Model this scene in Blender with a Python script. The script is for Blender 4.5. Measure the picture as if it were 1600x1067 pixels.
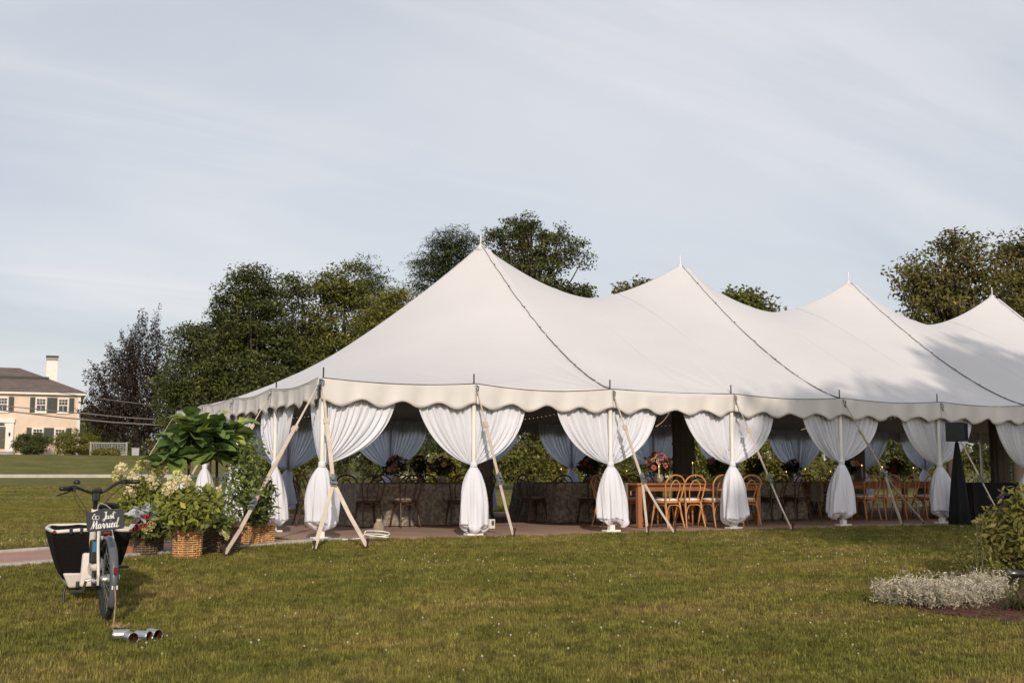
import bpy, math, random
import numpy as np
from mathutils import Vector, Matrix

for o in list(bpy.data.objects): bpy.data.objects.remove(o)
scene = bpy.context.scene
COL = scene.collection
R_ = math.radians
PI = math.pi

# ---------------------------------------------------------------- camera
FPX = 1844.0
CAM = np.array([-5.29, -16.18, 0.898]); YAW = .4768; PIT = .113
FW = np.array([math.sin(YAW)*math.cos(PIT), math.cos(YAW)*math.cos(PIT), math.sin(PIT)])
RT = np.array([math.cos(YAW), -math.sin(YAW), 0.0]); UP = np.cross(RT, FW)
cam = bpy.data.cameras.new('camera'); cam_o = bpy.data.objects.new('camera', cam); COL.objects.link(cam_o)
cam.sensor_width = 36.0; cam.sensor_fit = 'HORIZONTAL'; cam.lens = FPX/1600*36
cam.clip_start = .1; cam.clip_end = 3000
cam_o.location = CAM
cam_o.rotation_euler = Matrix((RT, UP, -FW)).transposed().to_euler()
cam.dof.use_dof = True; cam.dof.focus_distance = 17.5; cam.dof.aperture_fstop = 5.0
scene.camera = cam_o

# ---------------------------------------------------------------- sky, sun, exposure
SUN_AZ = R_(20); SUN_EL = R_(24)          # azimuth the light travels to, clockwise from +Y
w = bpy.data.worlds.new('World'); scene.world = w; w.use_nodes = True
nt = w.node_tree; nt.nodes.clear()
def N(t, **k):
    n = nt.nodes.new(t)
    for a, b in k.items(): setattr(n, a, b)
    return n
L = nt.links.new
out = N('ShaderNodeOutputWorld'); bg = N('ShaderNodeBackground'); bg.inputs[1].default_value = .12
sky = N('ShaderNodeTexSky', sky_type='NISHITA'); sky.sun_disc = False
sky.sun_elevation = SUN_EL; sky.sun_rotation = R_(180)+SUN_AZ; sky.dust_density = 2.5; sky.air_density = 1.0; sky.ozone_density = 1.5
tc = N('ShaderNodeTexCoord'); sep = N('ShaderNodeSeparateXYZ'); L(tc.outputs['Generated'], sep.inputs[0])
zz = N('ShaderNodeMath', operation='MAXIMUM'); zz.inputs[1].default_value = 0.0; L(sep.outputs[2], zz.inputs[0])
za = N('ShaderNodeMath', operation='ADD'); za.inputs[1].default_value = .22; L(zz.outputs[0], za.inputs[0])
comb = N('ShaderNodeCombineXYZ')
for i in (0, 1):
    d = N('ShaderNodeMath', operation='DIVIDE'); L(sep.outputs[i], d.inputs[0]); L(za.outputs[0], d.inputs[1]); L(d.outputs[0], comb.inputs[i])
def cloud(rot, scl, scale, detail, rough, dist, lo, hi):
    m = N('ShaderNodeMapping'); m.inputs['Rotation'].default_value = (0, 0, R_(rot)); m.inputs['Scale'].default_value = scl; L(comb.outputs[0], m.inputs[0])
    n = N('ShaderNodeTexNoise'); n.inputs['Scale'].default_value = scale; n.inputs['Detail'].default_value = detail
    n.inputs['Roughness'].default_value = rough; n.inputs['Distortion'].default_value = dist; L(m.outputs[0], n.inputs['Vector'])
    r = N('ShaderNodeMapRange'); r.interpolation_type = 'SMOOTHSTEP'; r.inputs[1].default_value = lo; r.inputs[2].default_value = hi; L(n.outputs[0], r.inputs[0])
    return r.outputs[0]
c1 = cloud(18, (.55, 1.0, 1), .8, 6, .5, .5, .33, .68)
c2 = cloud(24, (.30, 1.7, 1), 1.5, 8, .58, .9, .42, .76)
ad = N('ShaderNodeMath', operation='MULTIPLY_ADD'); ad.inputs[1].default_value = .40; L(c2, ad.inputs[0]); L(c1, ad.inputs[2])
fac = N('ShaderNodeMapRange'); fac.inputs[1].default_value = 0; fac.inputs[2].default_value = 1.3; fac.inputs[3].default_value = .46; fac.inputs[4].default_value = .95; L(ad.outputs[0], fac.inputs[0])
mix = N('ShaderNodeMix', data_type='RGBA'); L(fac.outputs[0], mix.inputs[0]); L(sky.outputs[0], mix.inputs[6])
mix.inputs[7].default_value = (7.75, 7.75, 8.0, 1)
L(mix.outputs[2], bg.inputs[0]); L(bg.outputs[0], out.inputs[0])
sl = bpy.data.lights.new('sun', 'SUN'); sl.energy = 3.3; sl.angle = R_(.6); sl.color = (1, .87, .73)
so = bpy.data.objects.new('sun', sl); COL.objects.link(so)
sdir = Vector((math.sin(SUN_AZ)*math.cos(SUN_EL), math.cos(SUN_AZ)*math.cos(SUN_EL), -math.sin(SUN_EL)))
so.rotation_euler = sdir.to_track_quat('-Z', 'Y').to_euler(); so.location = (0, -30, 40)
vs = scene.view_settings; vs.view_transform = 'Standard'; vs.look = 'None'; vs.exposure = -.17; vs.gamma = 1

# ---------------------------------------------------------------- helpers
def sstep(a, b, x):
    t = np.clip((x-a)/(b-a), 0, 1); return t*t*(3-2*t)
def gz(x, y):
    x = np.asarray(x, float); y = np.asarray(y, float)
    z = -.055*np.maximum(0, -y-.5)
    z = z + .75*sstep(14, 72, y) + 2.0*sstep(74, 98, y) + 2.0*sstep(100, 300, y)
    z = z + .02*np.sin(x*.7+.4*y)*np.sin(y*.55+1)*sstep(.6, 2.5, -y)
    return z
def ray(u, v): return FW+RT*((u-800)/FPX)-UP*((v-533.5)/FPX)
def at(u, v, D): return CAM+ray(u, v)*D                      # pixel of the photograph + distance -> point
def ground(u, v, dz=0.0):
    d = ray(u, v); t = 5.0
    for i in range(80):
        p = CAM+d*t; t += (float(gz(p[0], p[1]))+dz-p[2])/d[2]*.6
    return CAM+d*t
def put(u, D):                                               # pixel column + distance -> ground point
    p = at(u, 743, D); return np.array([p[0], p[1], float(gz(p[0], p[1]))])

class MB:
    def __init__(s): s.v = []; s.f = []; s.m = []
    def add(s, vs, fs):
        b = len(s.v); s.v += [tuple(map(float, p)) for p in vs]; s.f += [tuple(b+i for i in f) for f in fs]; return s
    def box(s, c, size, rot=None, taper=1.0):
        x, y, z = [a/2 for a in size]; P = []
        for k in (-1, 1):
            t = taper if k > 0 else 1
            for i, j in ((-1, -1), (1, -1), (1, 1), (-1, 1)): P.append(Vector((i*x*t, j*y*t, k*z)))
        if rot is not None: P = [rot @ p for p in P]
        c = Vector(c)
        return s.add([p+c for p in P], [(3, 2, 1, 0), (4, 5, 6, 7), (0, 1, 5, 4), (1, 2, 6, 5), (2, 3, 7, 6), (3, 0, 4, 7)])
    def tube(s, path, r, n=8, cap=True, sx=1.0, closed=False):
        P = [Vector(p) for p in path]; k = len(P)
        rr = r if hasattr(r, '__len__') else [r]*k
        T = []
        for i in range(k):
            if closed: t = P[(i+1) % k]-P[i-1]
            else: t = P[min(i+1, k-1)]-P[max(i-1, 0)]
            T.append(t.normalized() if t.length > 1e-9 else Vector((0, 0, 1)))
        a = Vector((0, 0, 1)) if abs(T[0].z) < .9 else Vector((1, 0, 0))
        n0 = T[0].cross(a).normalized(); vs = []
        for i in range(k):
            n0 = (n0-T[i]*n0.dot(T[i])).normalized(); b0 = T[i].cross(n0)
            for j in range(n):
                an = 2*PI*j/n; vs.append(P[i]+(n0*math.cos(an)*sx+b0*math.sin(an))*rr[i])
        fs = []
        for i in range(k if closed else k-1):
            i2 = (i+1) % k
            for j in range(n): fs.append((i*n+j, i*n+(j+1) % n, i2*n+(j+1) % n, i2*n+j))
        if cap and not closed: fs += [tuple(range(n-1, -1, -1)), tuple((k-1)*n+j for j in range(n))]
        return s.add(vs, fs)
    def band(s, path, wd, th, side):                         # flat strap
        P = [Vector(p) for p in path]; k = len(P); vs = []; sv = Vector(side).normalized()
        ww = wd if hasattr(wd, '__len__') else [wd]*k
        for i in range(k):
            t = (P[min(i+1, k-1)]-P[max(i-1, 0)]).normalized(); a = (sv-t*sv.dot(t)).normalized(); b = t.cross(a)
            for p, q in ((-1, -1), (1, -1), (1, 1), (-1, 1)): vs.append(P[i]+a*(p*ww[i]/2)+b*(q*th/2))
        fs = [(3, 2, 1, 0), tuple((k-1)*4+j for j in range(4))]
        for i in range(k-1):
            for j in range(4): fs.append((i*4+j, i*4+(j+1) % 4, i*4+4+(j+1) % 4, i*4+4+j))
        return s.add(vs, fs)
    def lathe(s, c, prof, n=20, sx=1, sy=1, wob=None):
        vs = []; k = len(prof); c = Vector(c)
        for i, (r, z) in enumerate(prof):
            for j in range(n):
                a = 2*PI*j/n; q = r*(1+(wob(a, z) if wob else 0)); vs.append(c+Vector((q*sx*math.cos(a), q*sy*math.sin(a), z)))
        fs = []
        for i in range(k-1):
            for j in range(n): fs.append((i*n+j, i*n+(j+1) % n, i*n+n+(j+1) % n, i*n+n+j))
        fs += [tuple(range(n-1, -1, -1)), tuple((k-1)*n+j for j in range(n))]
        return s.add(vs, fs)
    def grid(s, fn, nu, nv):
        vs = [fn(i/nu, j/nv) for i in range(nu+1) for j in range(nv+1)]
        return s.add(vs, [(i*(nv+1)+j, (i+1)*(nv+1)+j, (i+1)*(nv+1)+j+1, i*(nv+1)+j+1) for i in range(nu) for j in range(nv)])
    def mesh(s, name, mat=None, smooth=False, bevel=0):
        me = bpy.data.meshes.new(name); me.from_pydata(s.v, [], s.f); me.update()
        if mat is not None: me.materials.append(mat)
        if smooth: me.polygons.foreach_set('use_smooth', [True]*len(me.polygons))
        return me
    def build(s, name, mat, parent=None, smooth=False, bevel=0, angle=None):
        o = link(name, s.mesh(name, mat, smooth), parent)
        if smooth and angle: 
            try: o.data.set_sharp_from_angle(angle=R_(angle))
            except Exception: pass
        if bevel:
            b = o.modifiers.new('bevel', 'BEVEL'); b.width = bevel; b.segments = 2; b.limit_method = 'ANGLE'; b.angle_limit = R_(40)
        return o
def link(name, me, parent=None, loc=None, rz=None):
    o = bpy.data.objects.new(name, me); COL.objects.link(o)
    if parent is not None: o.parent = parent
    if loc is not None: o.location = loc
    if rz is not None: o.rotation_euler = (0, 0, rz)
    return o
def tag(o, label, cat, group=None):
    o['label'] = label; o['category'] = cat
    if group: o['group'] = group
    return o
def thing(name, label, cat, loc=(0, 0, 0), rz=0, group=None):
    return tag(link(name, None, None, loc, rz), label, cat, group)
def struct(o, kind='structure'): o['kind'] = kind; return o
KIDS = {}
def copy_tree(o, parent=None):
    c = o.copy(); COL.objects.link(c); c.parent = parent
    for ch in list(o.children): copy_tree(ch, c)
    return c
def np_mesh(name, V, Q, mat, val=None, smooth=False):
    me = bpy.data.meshes.new(name); V = np.asarray(V, np.float32); Q = np.asarray(Q, np.int32); m, k = Q.shape
    me.vertices.add(len(V)); me.vertices.foreach_set('co', V.ravel())
    me.loops.add(m*k); me.loops.foreach_set('vertex_index', Q.ravel())
    me.polygons.add(m); me.polygons.foreach_set('loop_start', np.arange(0, m*k, k, dtype=np.int32))
    me.update(calc_edges=True)
    if smooth: me.polygons.foreach_set('use_smooth', [True]*m)
    if mat is not None: me.materials.append(mat)
    if val is not None:
        a = me.attributes.new('v', 'FLOAT', 'FACE'); a.data.foreach_set('value', np.asarray(val, np.float32))
    return me
def smooth_path(P, n=8):
    P = [Vector(p) for p in P]; out = []
    for i in range(len(P)-1):
        a, b, c, d = P[max(i-1, 0)], P[i], P[i+1], P[min(i+2, len(P)-1)]
        for k in range(n):
            t = k/n; out.append(.5*((2*b)+(c-a)*t+(2*a-5*b+4*c-d)*t*t+(3*b-a-3*c+d)*t**3))
    out.append(P[-1]); return out

# ---------------------------------------------------------------- materials
MATS = {}
def pmat(name, col, rough=.6, var=.12, scale=4.0, bump=0.0, bscale=60.0, metal=0.0, spec=.5, col2=None, coord='Object', detail=5, stretch=(1, 1, 1), lo=.3, hi=.7, trans=0.0, sheen=0):
    m = bpy.data.materials.new(name); m.use_nodes = True; t = m.node_tree; b = t.nodes['Principled BSDF']
    b.inputs['Roughness'].default_value = rough; b.inputs['Metallic'].default_value = metal; b.inputs['Specular IOR Level'].default_value = spec
    c = t.nodes.new('ShaderNodeTexCoord'); mp = t.nodes.new('ShaderNodeMapping'); mp.inputs['Scale'].default_value = stretch
    if coord == 'World':
        g = t.nodes.new('ShaderNodeNewGeometry'); t.links.new(g.outputs['Position'], mp.inputs[0])
    else: t.links.new(c.outputs[coord], mp.inputs[0])
    n = t.nodes.new('ShaderNodeTexNoise'); n.inputs['Scale'].default_value = scale; n.inputs['Detail'].default_value = detail; t.links.new(mp.outputs[0], n.inputs['Vector'])
    r = t.nodes.new('ShaderNodeValToRGB'); e = r.color_ramp.elements; e[0].position = lo; e[1].position = hi
    a = col; z = col2 if col2 else tuple(min(1, q*(1+var)) for q in col)
    if not col2: a = tuple(q*(1-var) for q in col)
    e[0].color = (*a, 1); e[1].color = (*z, 1); t.links.new(n.outputs[0], r.inputs[0]); t.links.new(r.outputs[0], b.inputs['Base Color'])
    if bump:
        n2 = t.nodes.new('ShaderNodeTexNoise'); n2.inputs['Scale'].default_value = bscale; n2.inputs['Detail'].default_value = 4; t.links.new(mp.outputs[0], n2.inputs['Vector'])
        bp = t.nodes.new('ShaderNodeBump'); bp.inputs['Strength'].default_value = bump; bp.inputs['Distance'].default_value = .01; t.links.new(n2.outputs[0], bp.inputs['Height']); t.links.new(bp.outputs[0], b.inputs['Normal'])
    if trans:
        tr = t.nodes.new('ShaderNodeBsdfTranslucent'); t.links.new(r.outputs[0], tr.inputs[0]); mx = t.nodes.new('ShaderNodeMixShader'); mx.inputs[0].default_value = trans
        o = t.nodes['Material Output']; t.links.new(b.outputs[0], mx.inputs[1]); t.links.new(tr.outputs[0], mx.inputs[2]); t.links.new(mx.outputs[0], o.inputs[0])
    MATS[name] = m; return m
def leafmat(name, ca, cb, cc=None, trans=.3, rough=.55, spec=.35):
    m = bpy.data.materials.new(name); m.use_nodes = True; t = m.node_tree; b = t.nodes['Principled BSDF']
    b.inputs['Roughness'].default_value = rough; b.inputs['Specular IOR Level'].default_value = spec
    a = t.nodes.new('ShaderNodeAttribute'); a.attribute_name = 'v'; r = t.nodes.new('ShaderNodeValToRGB'); e = r.color_ramp.elements
    e[0].color = (*ca, 1); e[1].color = (*cb, 1)
    if cc: q = e.new(.93); q.color = (*cb, 1); e[-1].color = (*cc, 1)
    t.links.new(a.outputs['Fac'], r.inputs[0]); t.links.new(r.outputs[0], b.inputs['Base Color'])
    tr = t.nodes.new('ShaderNodeBsdfTranslucent'); t.links.new(r.outputs[0], tr.inputs[0]); mx = t.nodes.new('ShaderNodeMixShader'); mx.inputs[0].default_value = trans
    o = t.nodes['Material Output']; t.links.new(b.outputs[0], mx.inputs[1]); t.links.new(tr.outputs[0], mx.inputs[2]); t.links.new(mx.outputs[0], o.inputs[0])
    MATS[name] = m; return m

M_vinyl = pmat('white_vinyl', (.60, .588, .592), .55, .025, .8, .12, 2.0, spec=.3)
M_valance = pmat('cream_valance', (.66, .635, .61), .55, .05, 1.5, .35, 5.0, spec=.3)
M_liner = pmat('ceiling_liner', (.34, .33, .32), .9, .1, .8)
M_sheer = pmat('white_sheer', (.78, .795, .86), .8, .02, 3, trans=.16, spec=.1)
M_sheer_b = pmat('white_sheer_backlit', (.76, .81, .93), .8, .03, 3, trans=.6, spec=.1)  # same cloth, sky light from behind put into a bluer, more translucent copy
M_pole = pmat('pole_paint', (.74, .71, .65), .4, .06, 3)
M_strap = pmat('strap_webbing', (.55, .47, .38), .75, .15, 6, .3, 120)
M_steel = pmat('ratchet_steel', (.20, .21, .22), .5, .3, 20, metal=.5)
M_rust = pmat('rusty_stake', (.07, .035, .025), .8, .4, 20, metal=.3)
M_darkrod = pmat('dark_rod', (.03, .025, .025), .5, .3, 10, metal=.5)
M_rope = pmat('dark_rope', (.06, .05, .045), .9, .3, 30)
M_paper = pmat('white_paint', (.78, .77, .74), .5, .05, 3)
M_taupe = pmat('taupe_drape', (.17, .145, .12), .9, .15, 2)
M_bark = pmat('bark', (.07, .052, .038), .9, .35, 3, .6, 12, stretch=(1, 1, .3))
M_twig = pmat('green_stem', (.10, .09, .04), .8, .3, 8)
M_wick = pmat('wicker_light', (.50, .28, .12), .7, .3, 14, lo=.35, hi=.65)
M_wickd = pmat('wicker_dark', (.15, .105, .07), .75, .35, 12)
M_soil = pmat('soil', (.045, .03, .02), .95, .4, 20, .6, 60)
M_black = pmat('black_plastic', (.012, .012, .013), .45, .2, 10)
# ================================================================ terrain
def lawn_material():
    m = bpy.data.materials.new('lawn'); m.use_nodes = True; t = m.node_tree; b = t.nodes['Principled BSDF']; b.inputs['Roughness'].default_value = .9; b.inputs['Specular IOR Level'].default_value = .1
    g = t.nodes.new('ShaderNodeNewGeometry')
    def noise(scale, det, st=(1, 1, 1)):
        mp = t.nodes.new('ShaderNodeMapping'); mp.inputs['Scale'].default_value = st; t.links.new(g.outputs['Position'], mp.inputs[0])
        n = t.nodes.new('ShaderNodeTexNoise'); n.inputs['Scale'].default_value = scale; n.inputs['Detail'].default_value = det; n.inputs['Roughness'].default_value = .62; t.links.new(mp.outputs[0], n.inputs['Vector']); return n.outputs[0]
    big = noise(.42, 5, (1, 1.3, 1)); fine = noise(9, 6); str_ = noise(1.2, 6, (.35, 1.6, 1))
    r = t.nodes.new('ShaderNodeValToRGB'); e = r.color_ramp.elements
    e[0].position = .37; e[0].color = (.088, .10, .026, 1); e[1].position = .65; e[1].color = (.215, .17, .068, 1); q = e.new(.5); q.color = (.145, .14, .040, 1)
    md = t.nodes.new('ShaderNodeMix'); md.data_type = 'FLOAT'; md.inputs[0].default_value = .45; t.links.new(big, md.inputs[2]); t.links.new(str_, md.inputs[3])
    t.links.new(md.outputs[0], r.inputs[0])
    mu = t.nodes.new('ShaderNodeMix'); mu.data_type = 'RGBA'; mu.blend_type = 'MULTIPLY'; mu.inputs[0].default_value = .8; t.links.new(r.outputs[0], mu.inputs[6])
    r2 = t.nodes.new('ShaderNodeValToRGB'); r2.color_ramp.elements[0].position = .3; r2.color_ramp.elements[0].color = (.5, .5, .5, 1); r2.color_ramp.elements[1].position = .7; r2.color_ramp.elements[1].color = (1.25, 1.25, 1.2, 1); t.links.new(fine, r2.inputs[0]); t.links.new(r2.outputs[0], mu.inputs[7])
    t.links.new(mu.outputs[2], b.inputs['Base Color'])
    bp = t.nodes.new('ShaderNodeBump'); bp.inputs['Strength'].default_value = .5; bp.inputs['Distance'].default_value = .03; t.links.new(noise(22, 4), bp.inputs['Height']); t.links.new(bp.outputs[0], b.inputs['Normal'])
    # same colour field without relief, a little lighter, for the blades
    k = m.copy(); k.name = 'grass_blade'; tt = k.node_tree; bb = tt.nodes['Principled BSDF']
    for l in list(bb.inputs['Normal'].links): tt.links.remove(l)
    for n in tt.nodes:
        if n.type == 'VALTORGB' and len(n.color_ramp.elements) == 3:
            for e_, c_ in zip(n.color_ramp.elements, ((.125, .138, .032), (.208, .192, .050), (.31, .235, .09))): e_.color = (*c_, 1)
    oi = tt.nodes.new('ShaderNodeObjectInfo'); mr = tt.nodes.new('ShaderNodeMapRange'); mr.inputs[3].default_value = .5; mr.inputs[4].default_value = 1.75; tt.links.new(oi.outputs['Random'], mr.inputs[0])
    hs = tt.nodes.new('ShaderNodeHueSaturation'); tt.links.new(mr.outputs[0], hs.inputs['Value'])
    src = bb.inputs['Base Color'].links[0].from_socket; tt.links.new(src, hs.inputs['Color']); tt.links.new(hs.outputs[0], bb.inputs['Base Color'])
    tr = tt.nodes.new('ShaderNodeBsdfTranslucent'); tt.links.new(hs.outputs[0], tr.inputs[0]); mx = tt.nodes.new('ShaderNodeMixShader'); mx.inputs[0].default_value = .3
    o = tt.nodes['Material Output']; tt.links.new(bb.outputs[0], mx.inputs[1]); tt.links.new(tr.outputs[0], mx.inputs[2]); tt.links.new(mx.outputs[0], o.inputs[0])
    return m, k
M_lawn, M_blade = lawn_material()
def graded(a, b, lo, hi, fine, grow=1.25):
    xs = list(np.arange(lo, hi+1e-6, fine)); s = fine
    while xs[-1] < b: s *= grow; xs.append(xs[-1]+s)
    s = fine
    while xs[0] > a: s *= grow; xs.insert(0, xs[0]-s)
    return np.array(xs)
gx = graded(-900, 900, -16, 34, .5); gy = graded(-300, 1200, -20, 16, .5)
gy = np.unique(np.concatenate([gy, np.arange(16, 110, 2.0)]))
GX, GY = np.meshgrid(gx, gy, indexing='ij'); V = np.stack([GX, GY, gz(GX, GY)], -1).reshape(-1, 3); ny_ = len(gy)
I, J = np.meshgrid(np.arange(len(gx)-1), np.arange(ny_-1), indexing='ij'); b0 = (I*ny_+J).ravel()
struct(link('lawn', np_mesh('lawn', V, np.stack([b0, b0+ny_, b0+ny_+1, b0+1], -1), M_lawn, smooth=True)))

# tent floor and brick path
M_floor = pmat('tan_floor', (.38, .25, .19), .85, .18, 1.2, .3, 50, coord='World', detail=8)
TL = 29.28; S = 2.44; TW = 9.76; H = 2.27; HP = 5.51
fl = MB(); fl.grid(lambda a, b: (-.35+a*(TL+.7), -.5+b*(TW+.8)+(.06*math.sin(a*90)+.04*math.sin(a*211) if b == 0 else 0), .005+float(gz(-.35+a*30, -.5+b*(TW+.8)))), 120, 14)
struct(fl.build('floor', M_floor))
def brick_material():
    m = bpy.data.materials.new('brick_paving'); m.use_nodes = True; t = m.node_tree; b = t.nodes['Principled BSDF']; b.inputs['Roughness'].default_value = .85
    c = t.nodes.new('ShaderNodeTexCoord'); bt = t.nodes.new('ShaderNodeTexBrick'); t.links.new(c.outputs['Object'], bt.inputs['Vector'])
    bt.inputs['Color1'].default_value = (.34, .175, .135, 1); bt.inputs['Color2'].default_value = (.40, .225, .18, 1); bt.inputs['Mortar'].default_value = (.30, .22, .19, 1)
    bt.inputs['Scale'].default_value = 1; bt.inputs['Brick Width'].default_value = .2; bt.inputs['Row Height'].default_value = .1; bt.inputs['Mortar Size'].default_value = .006
    t.links.new(bt.outputs['Color'], b.inputs['Base Color'])
    bp = t.nodes.new('ShaderNodeBump'); bp.invert = True; bp.inputs['Distance'].default_value = .004; t.links.new(bt.outputs['Fac'], bp.inputs['Height']); t.links.new(bp.outputs[0], b.inputs['Normal'])
    return m
M_brick = brick_material(); M_granite = pmat('granite', (.40, .36, .32), .8, .18, 12, .3, 40)
PA = np.array([-2.8, -.86]); PD = np.array([.93, .3676]); PD /= np.linalg.norm(PD); PN = np.array([-PD[1], PD[0]])
def on_path(t, n, dz): p = PA+PD*t+PN*n; return (p[0], p[1], float(gz(p[0], p[1]))+dz)
ph = MB(); ph.grid(lambda a, b: on_path(-16+a*18.5, -.5+b*1.0, .012), 60, 6); path_o = struct(ph.build('brick_path', M_brick))
rng = random.Random(5)
for side, wd in ((-1, .2), (1, .12)):
    t = -16.0
    while t < 2.3:
        ln = rng.uniform(.7, 1.1); e = MB(); n0 = side*.5+side*wd/2
        a = math.atan2(PD[1], PD[0]); p = on_path(t+ln/2, n0, 0); e.box((0, 0, 0), (ln-.012, wd, .1)); 
        o = e.build('curb_stone', M_granite, path_o, bevel=.012); o.location = (p[0], p[1], p[2]-.015+rng.uniform(-.006, .006)); o.rotation_euler = (rng.uniform(-.02, .02), -math.atan2(.055*PD[1], 1) if p[1] < -.5 else 0, a+rng.uniform(-.01, .01)); t += ln
# far sidewalk and the bank it runs under
sw = MB(); sw.box((-5, 73.2, float(gz(0, 73.2))+.02), (130, 2.2, .42))
struct(sw.build('sidewalk', pmat('concrete', (.48, .45, .40), .85, .12, 2, coord='World')))

# ================================================================ tent
tent = thing('pole_tent', 'large white peaked pole tent with scalloped cream valance', 'tent')
n_ = 20; dx = S/n_; nx = int(round(TL/dx)); ny = int(round(TW/dx))
X = np.arange(nx+1)*dx; Y = np.arange(ny+1)*dx
Z = np.full((nx+1, ny+1), 3.2); fix = np.zeros_like(Z, bool)
sag = lambda q: -.045*np.sin(np.pi*((q/S) % 1))**2
Z[:, 0] = Z[:, -1] = H+sag(X); Z[0, :] = Z[-1, :] = H+sag(Y); fix[:, 0] = fix[:, -1] = True; fix[0, :] = fix[-1, :] = True
mid = ny//2; pk = [2*n_*(k+1) for k in range(5)]
prof = lambda s: H+(HP-H)*s**1.33
for i in pk:
    Z[i, :mid+1] = prof(Y[:mid+1]/Y[mid]); Z[i, mid:] = Z[i, :mid+1][::-1]; fix[i, :] = True
for a, b in zip(pk[:-1], pk[1:]):
    t = (np.arange(a, b+1)-a)/(b-a); Z[a:b+1, mid] = 4.6+(HP-4.6)*np.abs(2*t-1)**1.6; fix[a:b+1, mid] = True
Z[:pk[0]+1, mid] = prof(X[:pk[0]+1]/X[pk[0]]); fix[:pk[0]+1, mid] = True
Z[pk[-1]:, mid] = Z[:pk[0]+1, mid][::-1]; fix[pk[-1]:, mid] = True
free = ~fix[1:-1, 1:-1]
par = (np.add.outer(np.arange(1, nx), np.arange(1, ny)) % 2).astype(bool)
for it in range(700):
    for q in (par, ~par):
        A = .25*(Z[2:, 1:-1]+Z[:-2, 1:-1]+Z[1:-1, 2:]+Z[1:-1, :-2]); mk = free & q
        c = Z[1:-1, 1:-1]; c[mk] += 1.85*(A[mk]-c[mk])
def zroof(x, y):
    i = np.clip(np.asarray(x)/dx, 0, nx-1e-6); j = np.clip(np.asarray(y)/dx, 0, ny-1e-6); a = i.astype(int); b = j.astype(int); u = i-a; v_ = j-b
    return Z[a, b]*(1-u)*(1-v_)+Z[a+1, b]*u*(1-v_)+Z[a, b+1]*(1-u)*v_+Z[a+1, b+1]*u*v_
edges = [0]+pk+[nx]
def wrinkle(x, y):
    x = np.asarray(x, float); y = np.asarray(y, float); z = np.zeros(np.broadcast(x, y).shape); rw = np.random.default_rng(3)
    poles = [(i*S, 0.) for i in range(13)]+[(i*S, TW) for i in range(13)]+[(0., j*S) for j in range(1, 4)]
    for p in poles:
        dx_, dy_ = x-p[0], y-p[1]; r = np.hypot(dx_, dy_)+1e-6; th = np.arctan2(dy_, dx_); a_, b_, c_ = rw.uniform(0, 6, 3)
        z = z+(.010*np.sin(th*11+a_)+.007*np.sin(th*19+b_)+.006*np.sin(th*31+c_))*np.exp(-r/.75)*(1-np.exp(-(r/.2)**2))
    z = z+.006*np.sin(x*1.9+.7*np.sin(y*1.3))*np.sin(y*1.1+.5*np.sin(x*.8))
    e = np.minimum(np.minimum(x, TL-x), np.minimum(y, TW-y)); return z*np.clip(e/.15, 0, 1)
for k in range(len(edges)-1):
    a, b = edges[k], edges[k+1]
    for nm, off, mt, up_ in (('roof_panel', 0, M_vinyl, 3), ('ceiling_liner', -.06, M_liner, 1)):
        xs = np.linspace(X[a], X[b], (b-a)*up_+1); ys = np.linspace(0, TW, ny*up_+1); GX, GY = np.meshgrid(xs, ys, indexing='ij'); zz_ = zroof(GX, GY)+off
        if up_ > 1: zz_ = zz_+wrinkle(GX, GY)
        n2 = len(ys); V = np.stack([GX, GY, zz_], -1).reshape(-1, 3); I, J = np.meshgrid(np.arange(len(xs)-1), np.arange(n2-1), indexing='ij'); q = (I*n2+J).ravel()
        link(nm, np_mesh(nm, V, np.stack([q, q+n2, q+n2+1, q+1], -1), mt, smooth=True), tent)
    for f_ in ((.33, .66) if k else ()):                 # welded joints between the fabric widths
        x = X[a]+(X[b]-X[a])*f_
        for y0, y1 in ((.06, TW/2-.05), (TW/2+.05, TW-.06)):
            sm = MB(); yy = np.linspace(y0, y1, 60); sm.band([(x, y, float(zroof(x, y)+wrinkle(np.array(x), np.array(y))+.0015)) for y in yy], .03, .002, (1, 0, 0)); sm.build('weld_seam', M_vinyl, tent)
# laced seams, peak caps and centre poles
for i in pk:
    x = X[i]
    sm = MB(); sm.band([(x+.09, y, float(zroof(x+.09, y))+.012) for y in np.linspace(.05, TW-.05, 80)], .17, .012, (1, 0, 0)); o = sm.build('seam_flap', M_vinyl, tent)
    rp = MB(); r2 = random.Random(i)
    rp.tube([(x+r2.uniform(-.012, .012), y, float(zroof(x, y))+.022) for y in np.linspace(.03, TW-.03, 90)], .005, 5); o = rp.build('seam_lacing', M_rope, tent)
    tg = MB()
    for y in np.arange(.55, TW, .62):
        tg.box((x+.01, y, float(zroof(x, y))+.028), (.02, .03, .012))
    tg.build('lacing_toggles', M_rope, o)['kind'] = 'stuff'
    pc = MB(); pc.lathe((x, TW/2, HP-.16), [(.13, .03), (.07, .10), (.03, .17), (.02, .175)], 14); pc.build('peak_cap', M_vinyl, tent, smooth=True)
    pp = MB(); pp.tube([(x, TW/2, HP), (x, TW/2, HP+.2)], .012, 6); pp.build('peak_pin', M_pole, tent)
    cp = MB(); cp.tube([(x, TW/2, 0), (x, TW/2, HP-.02)], .06, 10); cp.build('centre_pole', M_pole, tent, smooth=True)
# faint weld seams along the roof
for k in range(len(edges)-1):
    x0, x1 = X[edges[k]], X[edges[k+1]]
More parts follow.
